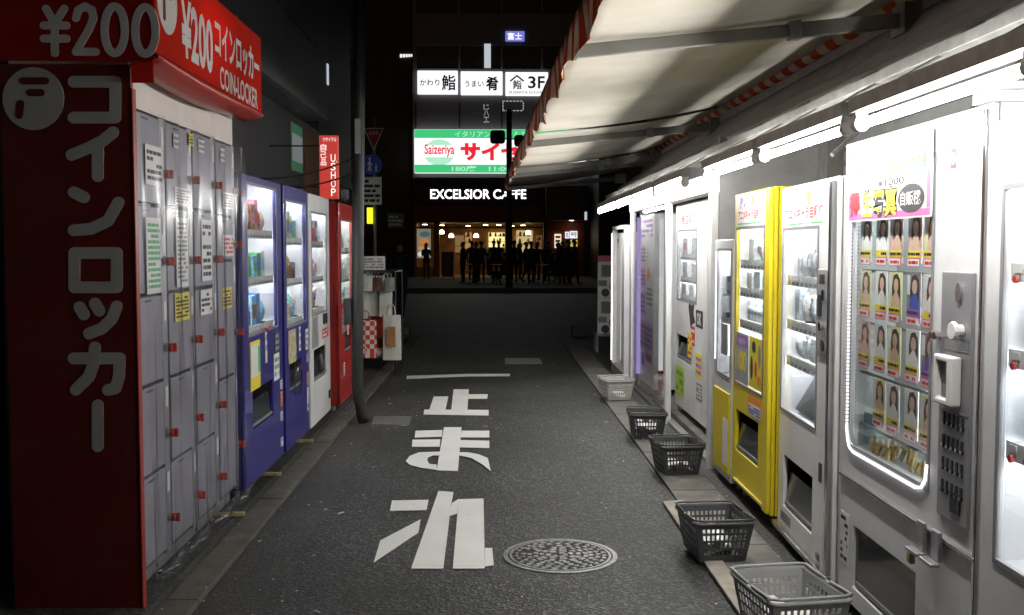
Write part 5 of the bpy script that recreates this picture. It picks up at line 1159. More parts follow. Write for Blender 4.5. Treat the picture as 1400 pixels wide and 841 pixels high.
# ---- baskets
def basket(name, label, px, pyb, rz, m, s=1.0, items=None, y_off=0.0, zb=0.018):
    p = U(px, pyb, z=zb); t = thing(name, label, 'basket', (p.x, p.y + 0.16 * s + y_off, zb), rz, None)
    W0, D0, W1, D1, H = 0.27 * s, 0.34 * s, 0.34 * s, 0.43 * s, 0.23 * s
    def side(length0, length1, place):
        b = MB(); holes = []
        n = 12; rows = [(0.16, 0.30), (0.36, 0.50), (0.56, 0.70), (0.76, 0.86)]
        for (z0, z1) in rows:
            for i in range(n): c = (i + 0.5) / n; holes.append((c - 0.026, c + 0.026, z0, z1))
        holes = [h for h in holes if 0.06 < h[0] and h[1] < 0.94 and not (0.46 < (h[0] + h[1]) / 2 < 0.54)]
        b.plate(0.0, 1.0, 0.0, 1.0, holes, place, 1.0); return b
    def fr_(sgn): return lambda a, c, t_: ((a - 0.5) * (W0 + (W1 - W0) * c), sgn * ((D0 + (D1 - D0) * c) / 2 - 0.004 * t_), H * c)
    def sd_(sgn): return lambda a, c, t_: (sgn * ((W0 + (W1 - W0) * c) / 2 - 0.004 * t_), (a - 0.5) * (D0 + (D1 - D0) * c) * 0.985, H * c)
    for sgn in (-1, 1):
        side(W0, W1, fr_(sgn)).build('side_panel', m, t); side(D0, D1, sd_(sgn)).build('side_panel', m, t)
    box('floor', m, t, -W0/2 + 0.004, W0/2 - 0.004, -D0/2 + 0.004, D0/2 - 0.004, 0.003, 0.009)
    q = MB(); c_ = [(-W1/2, -D1/2), (W1/2, -D1/2), (W1/2, D1/2), (-W1/2, D1/2)]; r_ = 0.03; ring = []
    for (cx, cy), a0 in zip(c_, (180, 270, 0, 90)):
        ox = cx + (r_ if cx < 0 else -r_); oy = cy + (r_ if cy < 0 else -r_)
        for i in range(5): a = R(a0 + 90 * i / 4); ring.append((ox + (r_ + 0.008) * math.cos(a), oy + (r_ + 0.008) * math.sin(a), H))
    ring.append(ring[0]); q.tube(ring, 0.0095 * s, 8); q.build('rim', m, t, smooth=True)
    for sgn in (-1, 1):      # two folded handles lying on the rim
        q = MB().tube([(-W1/2 - 0.006, sgn * 0.02, H + 0.012), (-W1/2 - 0.006, sgn * (D1/2 - 0.01), H + 0.018), (-W1/2 + 0.03, sgn * (D1/2 + 0.006), H + 0.018), (W1/2 - 0.03, sgn * (D1/2 + 0.006), H + 0.018), (W1/2 + 0.006, sgn * (D1/2 - 0.01), H + 0.018), (W1/2 + 0.006, sgn * 0.02, H + 0.012)], 0.0065 * s, 8)
        q.build('handle', m, t, smooth=True)
    t.rotation_euler[1] = 0.0
    if items:
        rr = random.Random(int(px)); M4 = Matrix.Translation(t.location) @ Matrix.Rotation(rz, 4, 'Z')
        for k, (mm, nm, lab, cat) in enumerate(items):
            pos = M4 @ Vector((rr.uniform(-0.01, 0.01), rr.uniform(-0.02, 0.02), 0.03 + 0.05 * k))
            b = MB(); n = 6; wd, dp = s * rr.uniform(0.11, 0.13), s * rr.uniform(0.14, 0.165)
            for i in range(n + 1):
                for j in range(n + 1): b.v.append(((i / n - 0.5) * 2 * wd * 0.8, (j / n - 0.5) * 2 * dp * 0.85, 0.016 + 0.032 * math.sin(4 * i / n + k + px) * math.cos(5 * j / n + k) + rr.uniform(-0.008, 0.008)))
            for i in range(n):
                for j in range(n): a = i * (n + 1) + j; b.f.append((a, a + 1, a + n + 2, a + n + 1))
            o = tag(b.build(nm, mm, None, loc=pos, rot=(0, 0, rz + rr.uniform(-0.3, 0.3))), lab, cat); s_ = o.modifiers.new('s', 'SOLIDIFY'); s_.thickness = 0.006
    return t
sil = M['silver']
basket('shopping_basket', 'grey shopping basket holding papers below the white machine with tall window', 1093, 893, R(9), M['basket_g'], 0.92,
    [(sil, 'crushed_tray', 'crushed silver tray at the bottom of the grey basket', 'tray'), (M['paper'], 'paper_sheet', 'white crumpled paper sheet in the grey basket', 'paper')])
basket('shopping_basket', 'black shopping basket with light coloured scraps in front of the yellow machine', 984, 767, R(5), M['basket_d'], 0.85,
    [(M['paper'], 'paper_sheet', 'pale scrap of paper lying in the black basket by the yellow machine', 'paper'), (sil, 'crushed_tray', 'grey plastic tray lying in the black basket by the yellow machine', 'tray')])
basket('shopping_basket', 'empty black shopping basket with a slatted bright side at the booth corner post', 929, 649, R(6), M['basket_d'], 0.84, [(M['paper'], 'paper_sheet', 'white paper at the bottom of the basket at the booth corner', 'paper')])
basket('shopping_basket', 'plain black shopping basket in front of the sliding booth door', 887, 600, R(-3), M['basket_d'], 0.84, [(M['cl_grey'], 'cloth_rag', 'dark rag at the bottom of the basket before the booth door', 'rag'), (M['paper'], 'paper_sheet', 'white sheet in the basket before the booth door', 'paper')])
basket('shopping_basket', 'off white shopping basket at the far end of the glass booth', 844, 547, R(8), M['basket_w'], 0.84, [(M['paper'], 'paper_sheet', 'pale paper lying in the off white basket', 'paper')])

# ================================================================== ACROSS THE STREET
FY = 48.0
def F(px, py, Y=FY): p = U(px, py, y=Y); return (p.x, p.z)
cb = thing('cafe_building', 'dark building across the street with backlit signs above a warm lit cafe', 'building', (0, FY, 0))
bx0 = F(565, 300)[0]; bx1 = 12.0
z_soff = F(600, 303)[1]; z_top = 24.0
# body above the shop, holes for window band
wb0, wb1 = F(600, 94)[1], F(600, 62)[1]; ub0, ub1 = F(600, 18)[1], F(600, -40)[1]
mull = [F(p, 80)[0] for p in (568, 628, 686, 741, 800, 860)]
holes = []
for a, c in zip(mull[:-1], mull[1:]): holes += [(a + 0.05, c - 0.05, wb0, wb1), (a + 0.05, c - 0.05, ub0, ub1)]
MB().plate(bx0, bx1, F(600, 280)[1], z_top, holes, lambda a, c, t: (a, t, c), 0.4).build('facade', M['cafe_b'], cb)
for a, c in zip(mull[:-1], mull[1:]):
    for z0, z1 in ((wb0, wb1), (ub0, ub1)): box('window', M['darkglass'], cb, a + 0.04, c - 0.04, 0.12, 0.14, z0, z1)
box('block', M['dark_b'], cb, bx0, bx1, 7.0, 14, 0.1, z_top); box('upper_floor', M['dark_b'], cb, bx0, bx1, 0.42, 6.99, F(600, 275)[1], z_top)
for p in (568, 628, 686, 741, 800): x = F(p, 80)[0]; box('panel_joint', M['dark_b'], cb, x - 0.03, x + 0.03, -0.012, -0.001, F(600, 175)[1], F(600, 140)[1])
# three white sign panels
for k, (a, c) in enumerate(((571, 626), (630, 687), (691, 749))):
    x0, z1 = F(a, 97.5 + k); x1, z0 = F(c, 129.5 + k)
    s_ = box('sign_panel', M['em_white'], cb, x0, x1, -0.2, -0.002, z0, z1, bevel=0.02); wd = x1 - x0; h = z1 - z0
    yk = -0.22
    if k == 0: text('かわり', M['ink'], s_, x0 + 0.06*wd, x0 + 0.55*wd, z0 + 0.35*h, z0 + 0.62*h, yk, 0.015); text('鮨', M['ink'], s_, x0 + 0.60*wd, x0 + 0.95*wd, z0 + 0.15*h, z0 + 0.82*h, yk, 0.02)
    elif k == 1: text('うまい', M['ink'], s_, x0 + 0.10*wd, x0 + 0.55*wd, z0 + 0.33*h, z0 + 0.60*h, yk, 0.015); text('肴', M['ink'], s_, x0 + 0.60*wd, x0 + 0.90*wd, z0 + 0.18*h, z0 + 0.78*h, yk, 0.03)
    else:
        strokes([[(x0 + 0.12*wd, z0 + 0.62*h), (x0 + 0.27*wd, z0 + 0.84*h), (x0 + 0.42*wd, z0 + 0.62*h)]], 0.035, lambda a_, c_, t_: (a_, -0.2 - t_, c_), 0.02).build('roof_mark', M['ink'], s_)
        text('鮨', M['ink'], s_, x0 + 0.17*wd, x0 + 0.38*wd, z0 + 0.26*h, z0 + 0.66*h, yk, 0.02); text('3', M['ink'], s_, x0 + 0.53*wd, x0 + 0.71*wd, z0 + 0.30*h, z0 + 0.82*h, yk, 0.02); text('F', M['ink'], s_, x0 + 0.76*wd, x0 + 0.92*wd, z0 + 0.30*h, z0 + 0.82*h, yk, 0.02); text('SUSHIYA ICCHO', M['ink'], s_, x0 + 0.08*wd, x0 + 0.92*wd, z0 + 0.08*h, z0 + 0.18*h, yk, 0.01)
# small lights on the facade
x, z1 = F(662, 60); x2, z0 = F(671, 93); box('light_strip', M['em_dim'], cb, x, x2, -0.03, -0.002, z0, z1)
x, z1 = F(691, 43); x2, z0 = F(717, 57); nb = box('blue_sign', M['em_blue'], cb, x, x2, -0.1, -0.002, z0, z1, bevel=0.03); text('富士', M['em_white'], nb, x + 0.1, x2 - 0.12, z0 + 0.06, z1 - 0.08, -0.12, 0.02)
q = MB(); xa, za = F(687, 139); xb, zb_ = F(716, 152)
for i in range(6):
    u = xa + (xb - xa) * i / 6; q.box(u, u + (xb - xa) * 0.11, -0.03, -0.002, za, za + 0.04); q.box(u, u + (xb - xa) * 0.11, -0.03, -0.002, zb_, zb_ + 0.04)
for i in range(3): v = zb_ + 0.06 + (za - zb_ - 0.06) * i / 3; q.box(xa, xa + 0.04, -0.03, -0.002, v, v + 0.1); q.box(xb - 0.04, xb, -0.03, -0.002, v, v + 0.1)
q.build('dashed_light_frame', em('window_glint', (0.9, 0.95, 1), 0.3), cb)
x, z1 = F(661, 142); x2, z0 = F(669, 168); vtext('じ八エ', em('dim_neon', (0.8, 0.95, 0.9), 0.25), cb, x, x2, z0, z1, -0.004, 0.01)
# green restaurant sign
x0, z1 = F(567, 178); x1, z0 = F(800, 237.5)
gs = box('restaurant_sign', M['em_white'], cb, x0, x1, -0.35, -0.002, z0, z1, bevel=0.02); h = z1 - z0; yk = -0.36
box('green_band', M['em_green'], gs, x0 + 0.01, x1 - 0.01, -0.354, -0.3505, z1 - 0.2*h, z1 - 0.01); box('green_band', M['em_green'], gs, x0 + 0.01, x1 - 0.01, -0.354, -0.3505, z0 + 0.01, z0 + 0.19*h)
XF = lambda p: F(p, 200)[0]
text('イタリアンワイン＆カフェレストラン', M['em_palegreen'], gs, XF(622), XF(790), z1 - 0.175*h, z1 - 0.04*h, yk, 0.01)
text('180席　11:00～', M['em_palegreen'], gs, XF(618), XF(712), z0 + 0.03*h, z0 + 0.17*h, yk, 0.02)
text('サイゼリヤ', M['em_red'], gs, XF(630), XF(768), z0 + 0.28*h, z0 + 0.72*h, yk, 0.05)
cx = XF(601); rz_ = 0.33 * h
MB().prism([(cx + 0.72 * math.cos(i * math.pi / 20), z0 + 0.47*h + 0.30*h * math.sin(i * math.pi / 20)) for i in range(40)], lambda a_, c_, t_: (a_, -0.3505 - t_, c_), 0.003).build('logo_oval', M['em_palegreen'], gs)
box('logo_band', M['em_white'], gs, cx - 0.75, cx + 0.75, -0.3575, -0.3545, z0 + 0.36*h, z0 + 0.64*h); text('Saizeriya', M['em_red'], gs, cx - 0.68, cx + 0.70, z0 + 0.36*h, z0 + 0.66*h, yk, 0.02)
# cafe fascia
x0, z1 = F(566, 243); x1, z0 = F(745, 280); ff = box('fascia', M['dark_b'], cb, x0, x1, -0.3, -0.002, z0, z1 - 0.01)
a, zc = F(589, 259.5); c, zd = F(719, 272.5)
text('EXCELSIOR CAFFE', M['em_letters'], ff, a, c, zd, zc, -0.32, 0.012)
box('red_band', M['cafe_red'], cb, bx0, F(743, 290)[0], -0.25, -0.01, z_soff + 0.02, F(600, 280.5)[1])
box('grey_canopy', M['wall_l'], cb, F(745, 290)[0], F(802, 290)[0], -1.2, -0.01, F(760, 302)[1], F(760, 256)[1])
# shopfront: floor, ceiling, back wall, posts, glass
box('shop_floor', M['tan_stone'], cb, bx0, bx1, -1.5, 6.9, 0.152, 0.17); box('shop_ceiling', M['wood'], cb, bx0, 8, 0.0, 6.9, z_soff - 0.05, z_soff)
box('back_wall', M['warmwall'], cb, bx0, 8, 5.5, 5.6, 0.17, z_soff - 0.06); box('side_wall', M['wood'], cb, bx0, bx0 + 0.15, 0.0, 5.5, 0.171, z_soff - 0.06)
for p0, p1 in ((566, 569), (593, 601), (691, 700), (743, 747), (798, 812)):
    a, c = F(p0, 340)[0], F(p1, 340)[0]; box('pillar', M['wood'] if p0 < 690 else M['dark_b'], cb, a, c, -0.12, 0.25, 0.171, z_soff - 0.06)
for p0, p1 in ((569, 593), (601, 645), (645, 691), (700, 743)):
    a, c = F(p0, 340)[0], F(p1, 340)[0]; box('shop_glass', M['glass'], cb, a + 0.01, c - 0.01, 0.05, 0.06, 0.175, z_soff - 0.065)
    box('transom', M['dark_b'], cb, a + 0.005, c - 0.005, 0.03, 0.049, F(600, 312)[1], F(600, 312)[1] + 0.06)
box('stall_riser', M['tan_stone'], cb, F(569, 340)[0] + 0.01, F(593, 340)[0] - 0.01, -0.1, 0.045, 0.172, 0.62)
# window poster
x0, z1 = F(570, 313); x1, z0 = F(589, 353); po = box('window_poster', em('lit_poster_paper', (0.75, 0.6, 0.4), 0.22), cb, x0, x1, -0.02, 0.03, z0, z1)
for k, (u0, u1, v0, v1, col, s_) in enumerate(((0.2, 0.95, 0.72, 0.92, (0.12, 0.35, 0.45), 0.25), (0.15, 0.9, 0.45, 0.68, (0.9, 0.35, 0.1), 0.4), (0.1, 0.5, 0.25, 0.42, (0.9, 0.45, 0.15), 0.4), (0.05, 0.4, 0.05, 0.22, (0.9, 0.9, 0.9), 0.5), (0.6, 0.95, 0.25, 0.36, (0.9, 0.9, 0.85), 0.5))):
    wd, hh = x1 - x0, z1 - z0
    MB().prism([(x0 + wd * ((u0 + u1) / 2 + (u1 - u0) / 2 * math.cos(i * math.pi / 8)), z0 + hh * ((v0 + v1) / 2 + (v1 - v0) / 2 * math.sin(i * math.pi / 8))) for i in range(16)], lambda a_, c_, t_: (a_, -0.021 - 0.002 * 1 - t_, c_), 0.003 + 0.001 * k).build('poster_picture', em('poster_print_%d' % k, col, s_), po)
# interior furnishings seen through the glass
ct = box('counter', M['wood'], cb, F(640, 340)[0], F(742, 340)[0], 3.2, 3.9, 0.172, 1.25)
for k, (p0, p1, q0, q1, col, s_) in enumerate(((668, 690, 318, 338, (1, 0.85, 0.35), 1.0), (636, 645, 318, 340, (1, 0.55, 0.2), 0.35), (622, 634, 322, 345, (1, 0.6, 0.25), 0.18), (706, 728, 315, 345, (1, 0.75, 0.35), 0.5), (733, 741, 322, 345, (1, 0.5, 0.2), 0.12))):
    x0, z1 = F(p0, q0, FY + 5.4); x1, z0 = F(p1, q1, FY + 5.4)
    mb_ = box('lit_shelf', em('warm_shelf_%d' % k, col, s_), cb, x0, x1, 5.35, 5.49, z0, z1)
    rr = random.Random(k)
    for row in (0.02, 0.40, 0.72):
        xx = x0 + 0.02; zz = z0 + (z1 - z0) * row
        while xx < x1 - 0.1:
            ww = rr.uniform(0.05, 0.16)
            if rr.random() < 0.72: MB().lathe([(ww * 0.4, 0), (ww * 0.5, 0.03), (ww * 0.45, ww), (ww * 0.2, ww * rr.uniform(1.2, 1.9))], c=(xx + ww / 2, 5.25, zz), n=8).build('shelf_jar', rr.choice([M['wood'], M['dark_pl'], M['warmwall'], M['white_pl'], M['cafe_red']]), mb_)
            xx += ww + rr.uniform(0.01, 0.12)
    box('shelf_board', M['wood'], mb_, x0, x1, 5.1, 5.34, z0 + (z1 - z0) * 0.36, z0 + (z1 - z0) * 0.39)
for px, py, lab in ((617, 322, 'beside the menu board'), (651, 322, 'over the counter end'), (604, 317, 'close to the wooden pillar'), (722, 318, 'before the white lit shelf')):
    x, z = F(px, py, FY + 1.5); t = thing('pendant_lamp', 'glowing warm pendant lamp hanging in the cafe ' + lab, 'lamp', (x, FY + 1.5, z - 0.1))
    MB().lathe([(0.03, 0.2), (0.10, 0.15), (0.13, 0.03), (0.10, 0.0)], n=12).build('shade', M['em_pendant'], t, smooth=True); MB().tube([(0, 0, 0.2), (0, 0, z_soff - 0.055 - z + 0.1)], 0.01, 6).build('cord', M['dark_pl'], t)
for k, (px, yy) in enumerate(((581, 0.9), (604, 2.5), (664, 2.0), (682, 2.0), (715, 2.5), (640, 4.2), (700, 4.4))):
    x = F(px, 308, FY + yy)[0]; t = thing('ceiling_lamp', 'small warm cafe ceiling lamp ' + ['above the lit window poster', 'beside the wooden pillar', 'over the glowing shelf, nearer the pendants', 'over the glowing shelf, nearer the signal pole', 'over the white lit shelf', 'behind the pendant lamps', 'behind the signal pole'][k], 'lamp', (x, FY + yy, z_soff - 0.13), 0, 'ceiling lamps in the cafe')
    MB().lathe([(0.12, 0.0), (0.12, 0.015), (0.05, 0.02)], n=12).build('lens', M['em_ceiling'], t); MB().lathe([(0.14, 0.021), (0.14, 0.078)], n=12).build('housing', M['dark_pl'], t)
# right of the cafe: lit panels
for k, (p0, p1, q0, q1, m_) in enumerate(((758, 767, 320, 339, 'em_menu'), (772.5, 778, 317, 326, 'em_scr'), (779, 789, 316, 326, 'em_scr'), (780, 789, 328, 337, 'em_scry'))):
    x0, z1 = F(p0, q0); x1, z0 = F(p1, q1); s_ = box('lit_panel', M[m_], cb, x0, x1, -0.15, -0.03, z0, z1); fine_print(M['ink_grey'], s_, x0 + 0.04, x1 - 0.04, z0 + 0.05, z1 - 0.05, -0.152, 3, k)
box('right_wall', M['cafe_red'], cb, F(747, 340)[0] + 0.01, F(798, 340)[0] - 0.01, -0.02, 0.2, 0.172, F(760, 302.5)[1])
x, z = F(780, 301); MB().lathe([(0.1, 0), (0.12, 0.02), (0.04, 0.03)], c=(x, -0.6, z - 0.04), n=12).build('downlight', M['em_ceiling'], cb)

# ---- dark neighbours
nb_ = thing('dark_building', 'unlit black building left of the cafe across the street', 'building', (-9.6, 46.0, 0))
box('wall', M['dark_b'], nb_, -8, 5.75, 2.5, 12, 0.1, 26)
for i in range(7):
    for j in range(4): box('window', M['darkglass'], nb_, -6.5 + j * 2.8, -4.9 + j * 2.8, 2.47, 2.498, 4.2 + i * 3.0, 5.8 + i * 3.0)
x, z = F(540, 64, 46)
for k in range(6): box('glow_letter', em('tiny_glow', (1, 1, 1), 0.8), nb_, F(540 + k * 4, 64, 46)[0] + 9.6, F(543 + k * 4, 64, 46)[0] + 9.6, 2.42, 2.469, z + 0.06 * k / 6 - 0.02, z + 0.13)
nr = thing('dark_building', 'unlit black building right of the cafe across the street', 'building', (5.2, 44.0, 0))
box('wall', M['dark_b'], nr, -0.7, 30, 0, 12, 0.1, 24)
for i in range(5):
    for j in range(3): box('window', M['darkglass'], nr, 0.3 + j * 3, 2.3 + j * 3, -0.03, -0.002, 4.2 + i * 3, 5.8 + i * 3)
x, z = U(801, 296, y=43.9).x - 5.2, U(801, 296, y=43.9).z; box('small_lamp', M['em_dim'], nr, x - 0.05, x + 0.05, -0.1, -0.001, z - 0.15, z + 0.2)
nl = thing('corner_building', 'black building past the bag rack at the street corner', 'building', (-2.4, 14.21, 0))
box('wall', M['dark_b'], nl, -6, 0, 0, 3.2, 0.05, 14)
MB().plate(0.1, 3.1, 0.3, 2.6, [(0.2, 1.55, 0.4, 2.5), (1.65, 3.0, 0.4, 2.5)], lambda a_, c_, t_: (0.05 - t_, a_, c_), 0.048).build('shop_frame', M['pole'], nl)
box('shop_pane', M['darkglass'], nl, 0.012, 0.02, 0.19, 1.56, 0.38, 2.52); box('shop_pane', M['darkglass'], nl, 0.012, 0.02, 1.64, 3.01, 0.38, 2.52)
x, z1 = F(530, 295, 17.1); 
pn = thing('hanging_banner', 'dim grey banner with dark print at the street corner above the figure', 'banner', (F(541, 300, 17.8)[0], 17.8, F(541, 312, 17.8)[1]))
box('cloth', M['cl_grey'], pn, -0.14, 0.14, 0, 0.012, 0, 0.26); fine_print(M['ink_grey'], pn, -0.12, 0.12, 0.03, 0.23, -0.001, 3, 12); MB().tube([(-0.75, 0.006, 0.27), (0.16, 0.006, 0.27)], 0.012, 6).build('rod', M['pole'], pn)

# ---- signal pole
sgx = U(697, 390, y=34.3)
tp_ = thing('traffic_signal', 'black traffic signal pole with two dark lamp heads standing at the street kerb', 'traffic signal', (sgx.x, 35.6, 0.15))
ztop = U(697, 150, y=35.6).z - 0.15
MB().tube([(0, 0, 0), (0, 0, 1.2), (0, 0, ztop)], 0.13, 12, r_end=0.09).build('pole', M['pole'], tp_, smooth=True)
zs = U(697, 190, y=35.6).z - 0.15
for sx, x in ((-1, -0.40), (1, 0.34)):
    w_ = 0.26 if sx < 0 else 0.17
    hd = box('signal_head', M['pole'], tp_, x - w_, x + w_, -0.12, 0.10, zs - 0.22 - 0.05 * sx, zs + 0.22 - 0.08 * sx, bevel=0.1)
    for k in (-0.1, 0.1): MB().tube([(x + k, 0.101, zs), (x + k, 0.22, zs)], 0.08, 12).build('visor', M['pole'], hd)
    box('arm', M['pole'], tp_, min(0, x - sx * w_), max(0, x - sx * w_), -0.03, 0.03, zs - 0.02, zs + 0.02)

# ---- cafe terrace
def cafe_table(x, y_, lab):
    t = thing('cafe_table', lab, 'table', (x, y_, 0.15)); MB().lathe([(0.32, 0.70), (0.34, 0.715), (0.34, 0.73), (0.32, 0.735)], n=20).build('table_top', M['wood'], t)
    MB().tube([(0, 0, 0.02), (0, 0, 0.70)], 0.03, 8).build('leg', M['pole'], t); MB().lathe([(0.22, 0), (0.22, 0.015), (0.05, 0.03)], n=16).build('base', M['pole'], t)
def cafe_chair(x, y_, rz, lab):
    t = thing('cafe_chair', lab, 'chair', (x, y_, 0.15), rz, 'cafe terrace chairs'); box('seat', M['wood'], t, -0.2, 0.2, -0.2, 0.2, 0.43, 0.46, bevel=0.01)
    for a in (-0.18, 0.18):
        for b2 in (-0.18, 0.18): MB().tube([(a, b2, 0), (a * 0.95, b2 * 0.95, 0.43)], 0.014, 6).build('leg', M['pole'], t)
        MB().tube([(a, 0.19, 0.46), (a, 0.23, 0.85)], 0.013, 6).build('back_post', M['pole'], t)
    box('backrest', M['wood'], t, -0.19, 0.19, 0.215, 0.235, 0.62, 0.84, bevel=0.01)

# ---- people
def person(label, loc, rz, h, pose='stand', top='cl_black', legs='cl_black', shoes='cl_black', hair='short', group=None, holding=False, fingers=False):
    J = {}; E_ = []
    def add(n, p, r, par=None):
        J[n] = (Vector(p) * h, r * h if not isinstance(r, tuple) else (r[0] * h, r[1] * h))
        if par: E_.append((par, n))
    sit = pose == 'sit'
    dz = -0.27 if sit else 0.0
    add('pelvis', (0, 0, 0.53 + dz), (0.085, 0.062)); add('waist', (0, -0.005, 0.61 + dz), (0.075, 0.055), 'pelvis'); add('chest', (0, 0.0, 0.73 + dz), (0.092, 0.066), 'waist')
    add('neck', (0, -0.005, 0.835 + dz), 0.03, 'chest'); add('jaw', (0, -0.012, 0.875 + dz), (0.036, 0.042), 'neck'); add('head', (0, -0.006, 0.93 + dz), (0.046, 0.056), 'jaw'); add('crown', (0, 0.0, 0.972 + dz), (0.036, 0.042), 'head')
    add('nose', (0, -0.070, 0.905 + dz), 0.008, 'head')
    for s_, sx in (('l', -1), ('r', 1)):
        add('sh' + s_, (0.098 * sx, 0.005, 0.80 + dz), 0.040, 'chest')
        stepf = {'stand': 0.0, 'walk': 0.09 * sx, 'sit': 0}[pose]
        if holding or sit: el, wr, ha = (0.125 * sx, -0.02, 0.645 + dz), (0.07 * sx, -0.13, 0.68 + dz), (0.05 * sx, -0.16, 0.70 + dz)
        else: el, wr, ha = (0.125 * sx, 0.02 - stepf * 0.4, 0.635 + dz), (0.132 * sx, -0.015 - stepf * 0.9, 0.495 + dz), (0.13 * sx, -0.03 - stepf, 0.445 + dz)
        add('el' + s_, el, 0.028, 'sh' + s_); add('wr' + s_, wr, 0.018, 'el' + s_); add('ha' + s_, ha, (0.022, 0.014), 'wr' + s_)
        if fingers:
            d = (Vector(ha) - Vector(wr)).normalized()
            for k in range(4): add('f%d%s' % (k, s_), Vector(ha) + d * (0.034 + 0.004 * (k in (1, 2))) + Vector((0, (k - 1.5) * 0.011, 0)), 0.0048, 'ha' + s_)
            add('th' + s_, Vector(wr) + d * 0.03 + Vector((-0.012 * sx, -0.026, 0)), 0.0055, 'wr' + s_)
        add('hip' + s_, (0.05 * sx, 0, 0.50 + dz), 0.058, 'pelvis')
        if sit: kn, an, to = (0.06 * sx, -0.245, 0.265), (0.06 * sx, -0.235, 0.045), (0.065 * sx, -0.31, 0.018)
        else: kn, an, to = (0.055 * sx, -0.012 + stepf * 0.5, 0.275), (0.055 * sx, 0.012 + stepf * 1.1, 0.045), (0.062 * sx, -0.07 + stepf * 1.1, 0.018)
        add('kn' + s_, kn, 0.037, 'hip' + s_); add('an' + s_, an, 0.023, 'kn' + s_); add('to' + s_, to, (0.022, 0.016), 'an' + s_)
    names = list(J); me = bpy.data.meshes.new('person')
    me.from_pydata([tuple(J[n][0]) for n in names], [(names.index(a), names.index(b)) for a, b in E_], [])
    o = bpy.data.objects.new('person', me); C.objects.link(o)
    sk = o.modifiers.new('skin', 'SKIN'); sk.use_smooth_shade = True
    for i, n in enumerate(names):
        r = J[n][1]; me.skin_vertices[0].data[i].radius = r if isinstance(r, tuple) else (r, r); me.skin_vertices[0].data[i].use_root = (n == 'pelvis')
    ss = o.modifiers.new('sub', 'SUBSURF'); ss.levels = 2; ss.render_levels = 2
    bpy.context.view_layer.update(); dg = bpy.context.evaluated_depsgraph_get()
    nm = bpy.data.meshes.new_from_object(o.evaluated_get(dg)); o.modifiers.clear(); o.data = nm; bpy.data.meshes.remove(me)
    nm.materials.clear()
    for m_ in (top, legs, shoes): nm.materials.append(M[m_])
    nm.materials.append(M['skin'])
    hp = [J[k][0] for k in J if k[:2] in ('ha',) or k[0] == 'f' and k[1].isdigit() or k[:2] == 'th']
    hipz = (0.53 + dz) * h
    for p in nm.polygons:
        c = p.center; i = 0
        if c.z > (0.845 + dz) * h: i = 3
        elif any((c - q).length < 0.028 * h for q in hp): i = 3
        elif c.z < 0.05 * h: i = 2
        elif c.z < hipz - 0.03 * h and abs(c.x) < 0.115 * h or (sit and c.y < -0.09 * h and c.z < 0.36 * h): i = 1
        p.material_index = i; p.use_smooth = True
    tag(o, label, 'person', group); o.location = loc; o.rotation_euler = (0, 0, rz)
    # hair as a cap (and a fall for long hair)
    b = MB(); n, m_ = 14, 8; hz = (0.93 + dz) * h
    for i in range(m_ + 1):
        th = math.pi * 0.62 * i / m_
        for k in range(n):
            ph_ = 2 * math.pi * k / n; front = math.sin(ph_) < -0.3
            tt = min(th, math.pi * 0.33) if front else th
            b.v.append((0.054 * h * math.sin(tt) * math.cos(ph_), -0.003 * h + 0.064 * h * math.sin(tt) * math.sin(ph_), hz + 0.012 * h + 0.056 * h * math.cos(tt)))
    for i in range(m_):
        for k in range(n): a = i * n + k; c = i * n + (k + 1) % n; b.f.append((a, c, c + n, a + n))
    if hair == 'long':
        b.tube([(0, 0.035 * h, hz), (0, 0.055 * h, hz - 0.06 * h), (0, 0.062 * h, hz - 0.15 * h), (0, 0.055 * h, hz - 0.21 * h)], 0.046 * h, 10, r_end=0.03 * h)
    b.build('hair', M['hair'], o, smooth=True)
    return o
pp = U(548, 441, z=0)
person('tall person in black coat and dark trousers with white soled shoes at the alley mouth', (pp.x, 21.0, -0.008), R(205), 1.74, 'walk', 'cl_navy', 'cl_jean', 'shoe_w', 'short', holding=True, fingers=True)
Z = 0.152
def at(px, Y): return ((px - 675) * Y / 1400.0, Y, Z)
person('woman in short black coat with long hair standing by the lit window poster', at(583, 45.6), R(20), 1.60, 'stand', 'cl_black', 'cl_brown', 'cl_black', 'long', holding=True)
person('person in dark jacket standing next to the menu board', at(633, 40.0), R(250), 1.62, 'stand', 'cl_black', 'cl_navy', 'cl_black', 'short')
person('person in charcoal coat with bowed head in the crowd before the cafe counter', at(658, 41.5), R(170), 1.66, 'stand', 'cl_grey', 'cl_black', 'cl_black', 'short')
person('person in black seated at the round table before the glowing shelf', at(668, 39.6), R(90), 1.66, 'sit', 'cl_black', 'cl_black', 'cl_black', 'short')
person('person in dark grey seated opposite at the same round table', at(689, 39.6), R(-90), 1.66, 'sit', 'cl_grey', 'cl_navy', 'cl_black', 'short')
person('person in black standing just behind the round table', at(682, 43.5), R(190), 1.68, 'stand', 'cl_black', 'cl_black', 'cl_black', 'short')
person('person in brown coat walking past the right of the signal pole', at(719, 41.0), R(80), 1.62, 'walk', 'cl_brown', 'cl_black', 'cl_black', 'short')
person('woman in black with long hair standing before the white lit cafe shelf', at(734, 42.5), R(180), 1.62, 'stand', 'cl_black', 'cl_black', 'cl_black', 'long')
person('person in dark red top standing under the small lit screens', at(769, 42.0), R(160), 1.66, 'stand', 'cl_brown', 'cl_black', 'cl_black', 'short', holding=True)
person('person in grey seated at the table near the lit cream panel', at(757, 39.0), R(90), 1.64, 'sit', 'cl_grey', 'cl_black', 'cl_black', 'long')
person('person in navy walking along the kerb below the lit screens', at(785, 38.0), R(90), 1.70, 'walk', 'cl_navy', 'cl_black', 'cl_black', 'short')
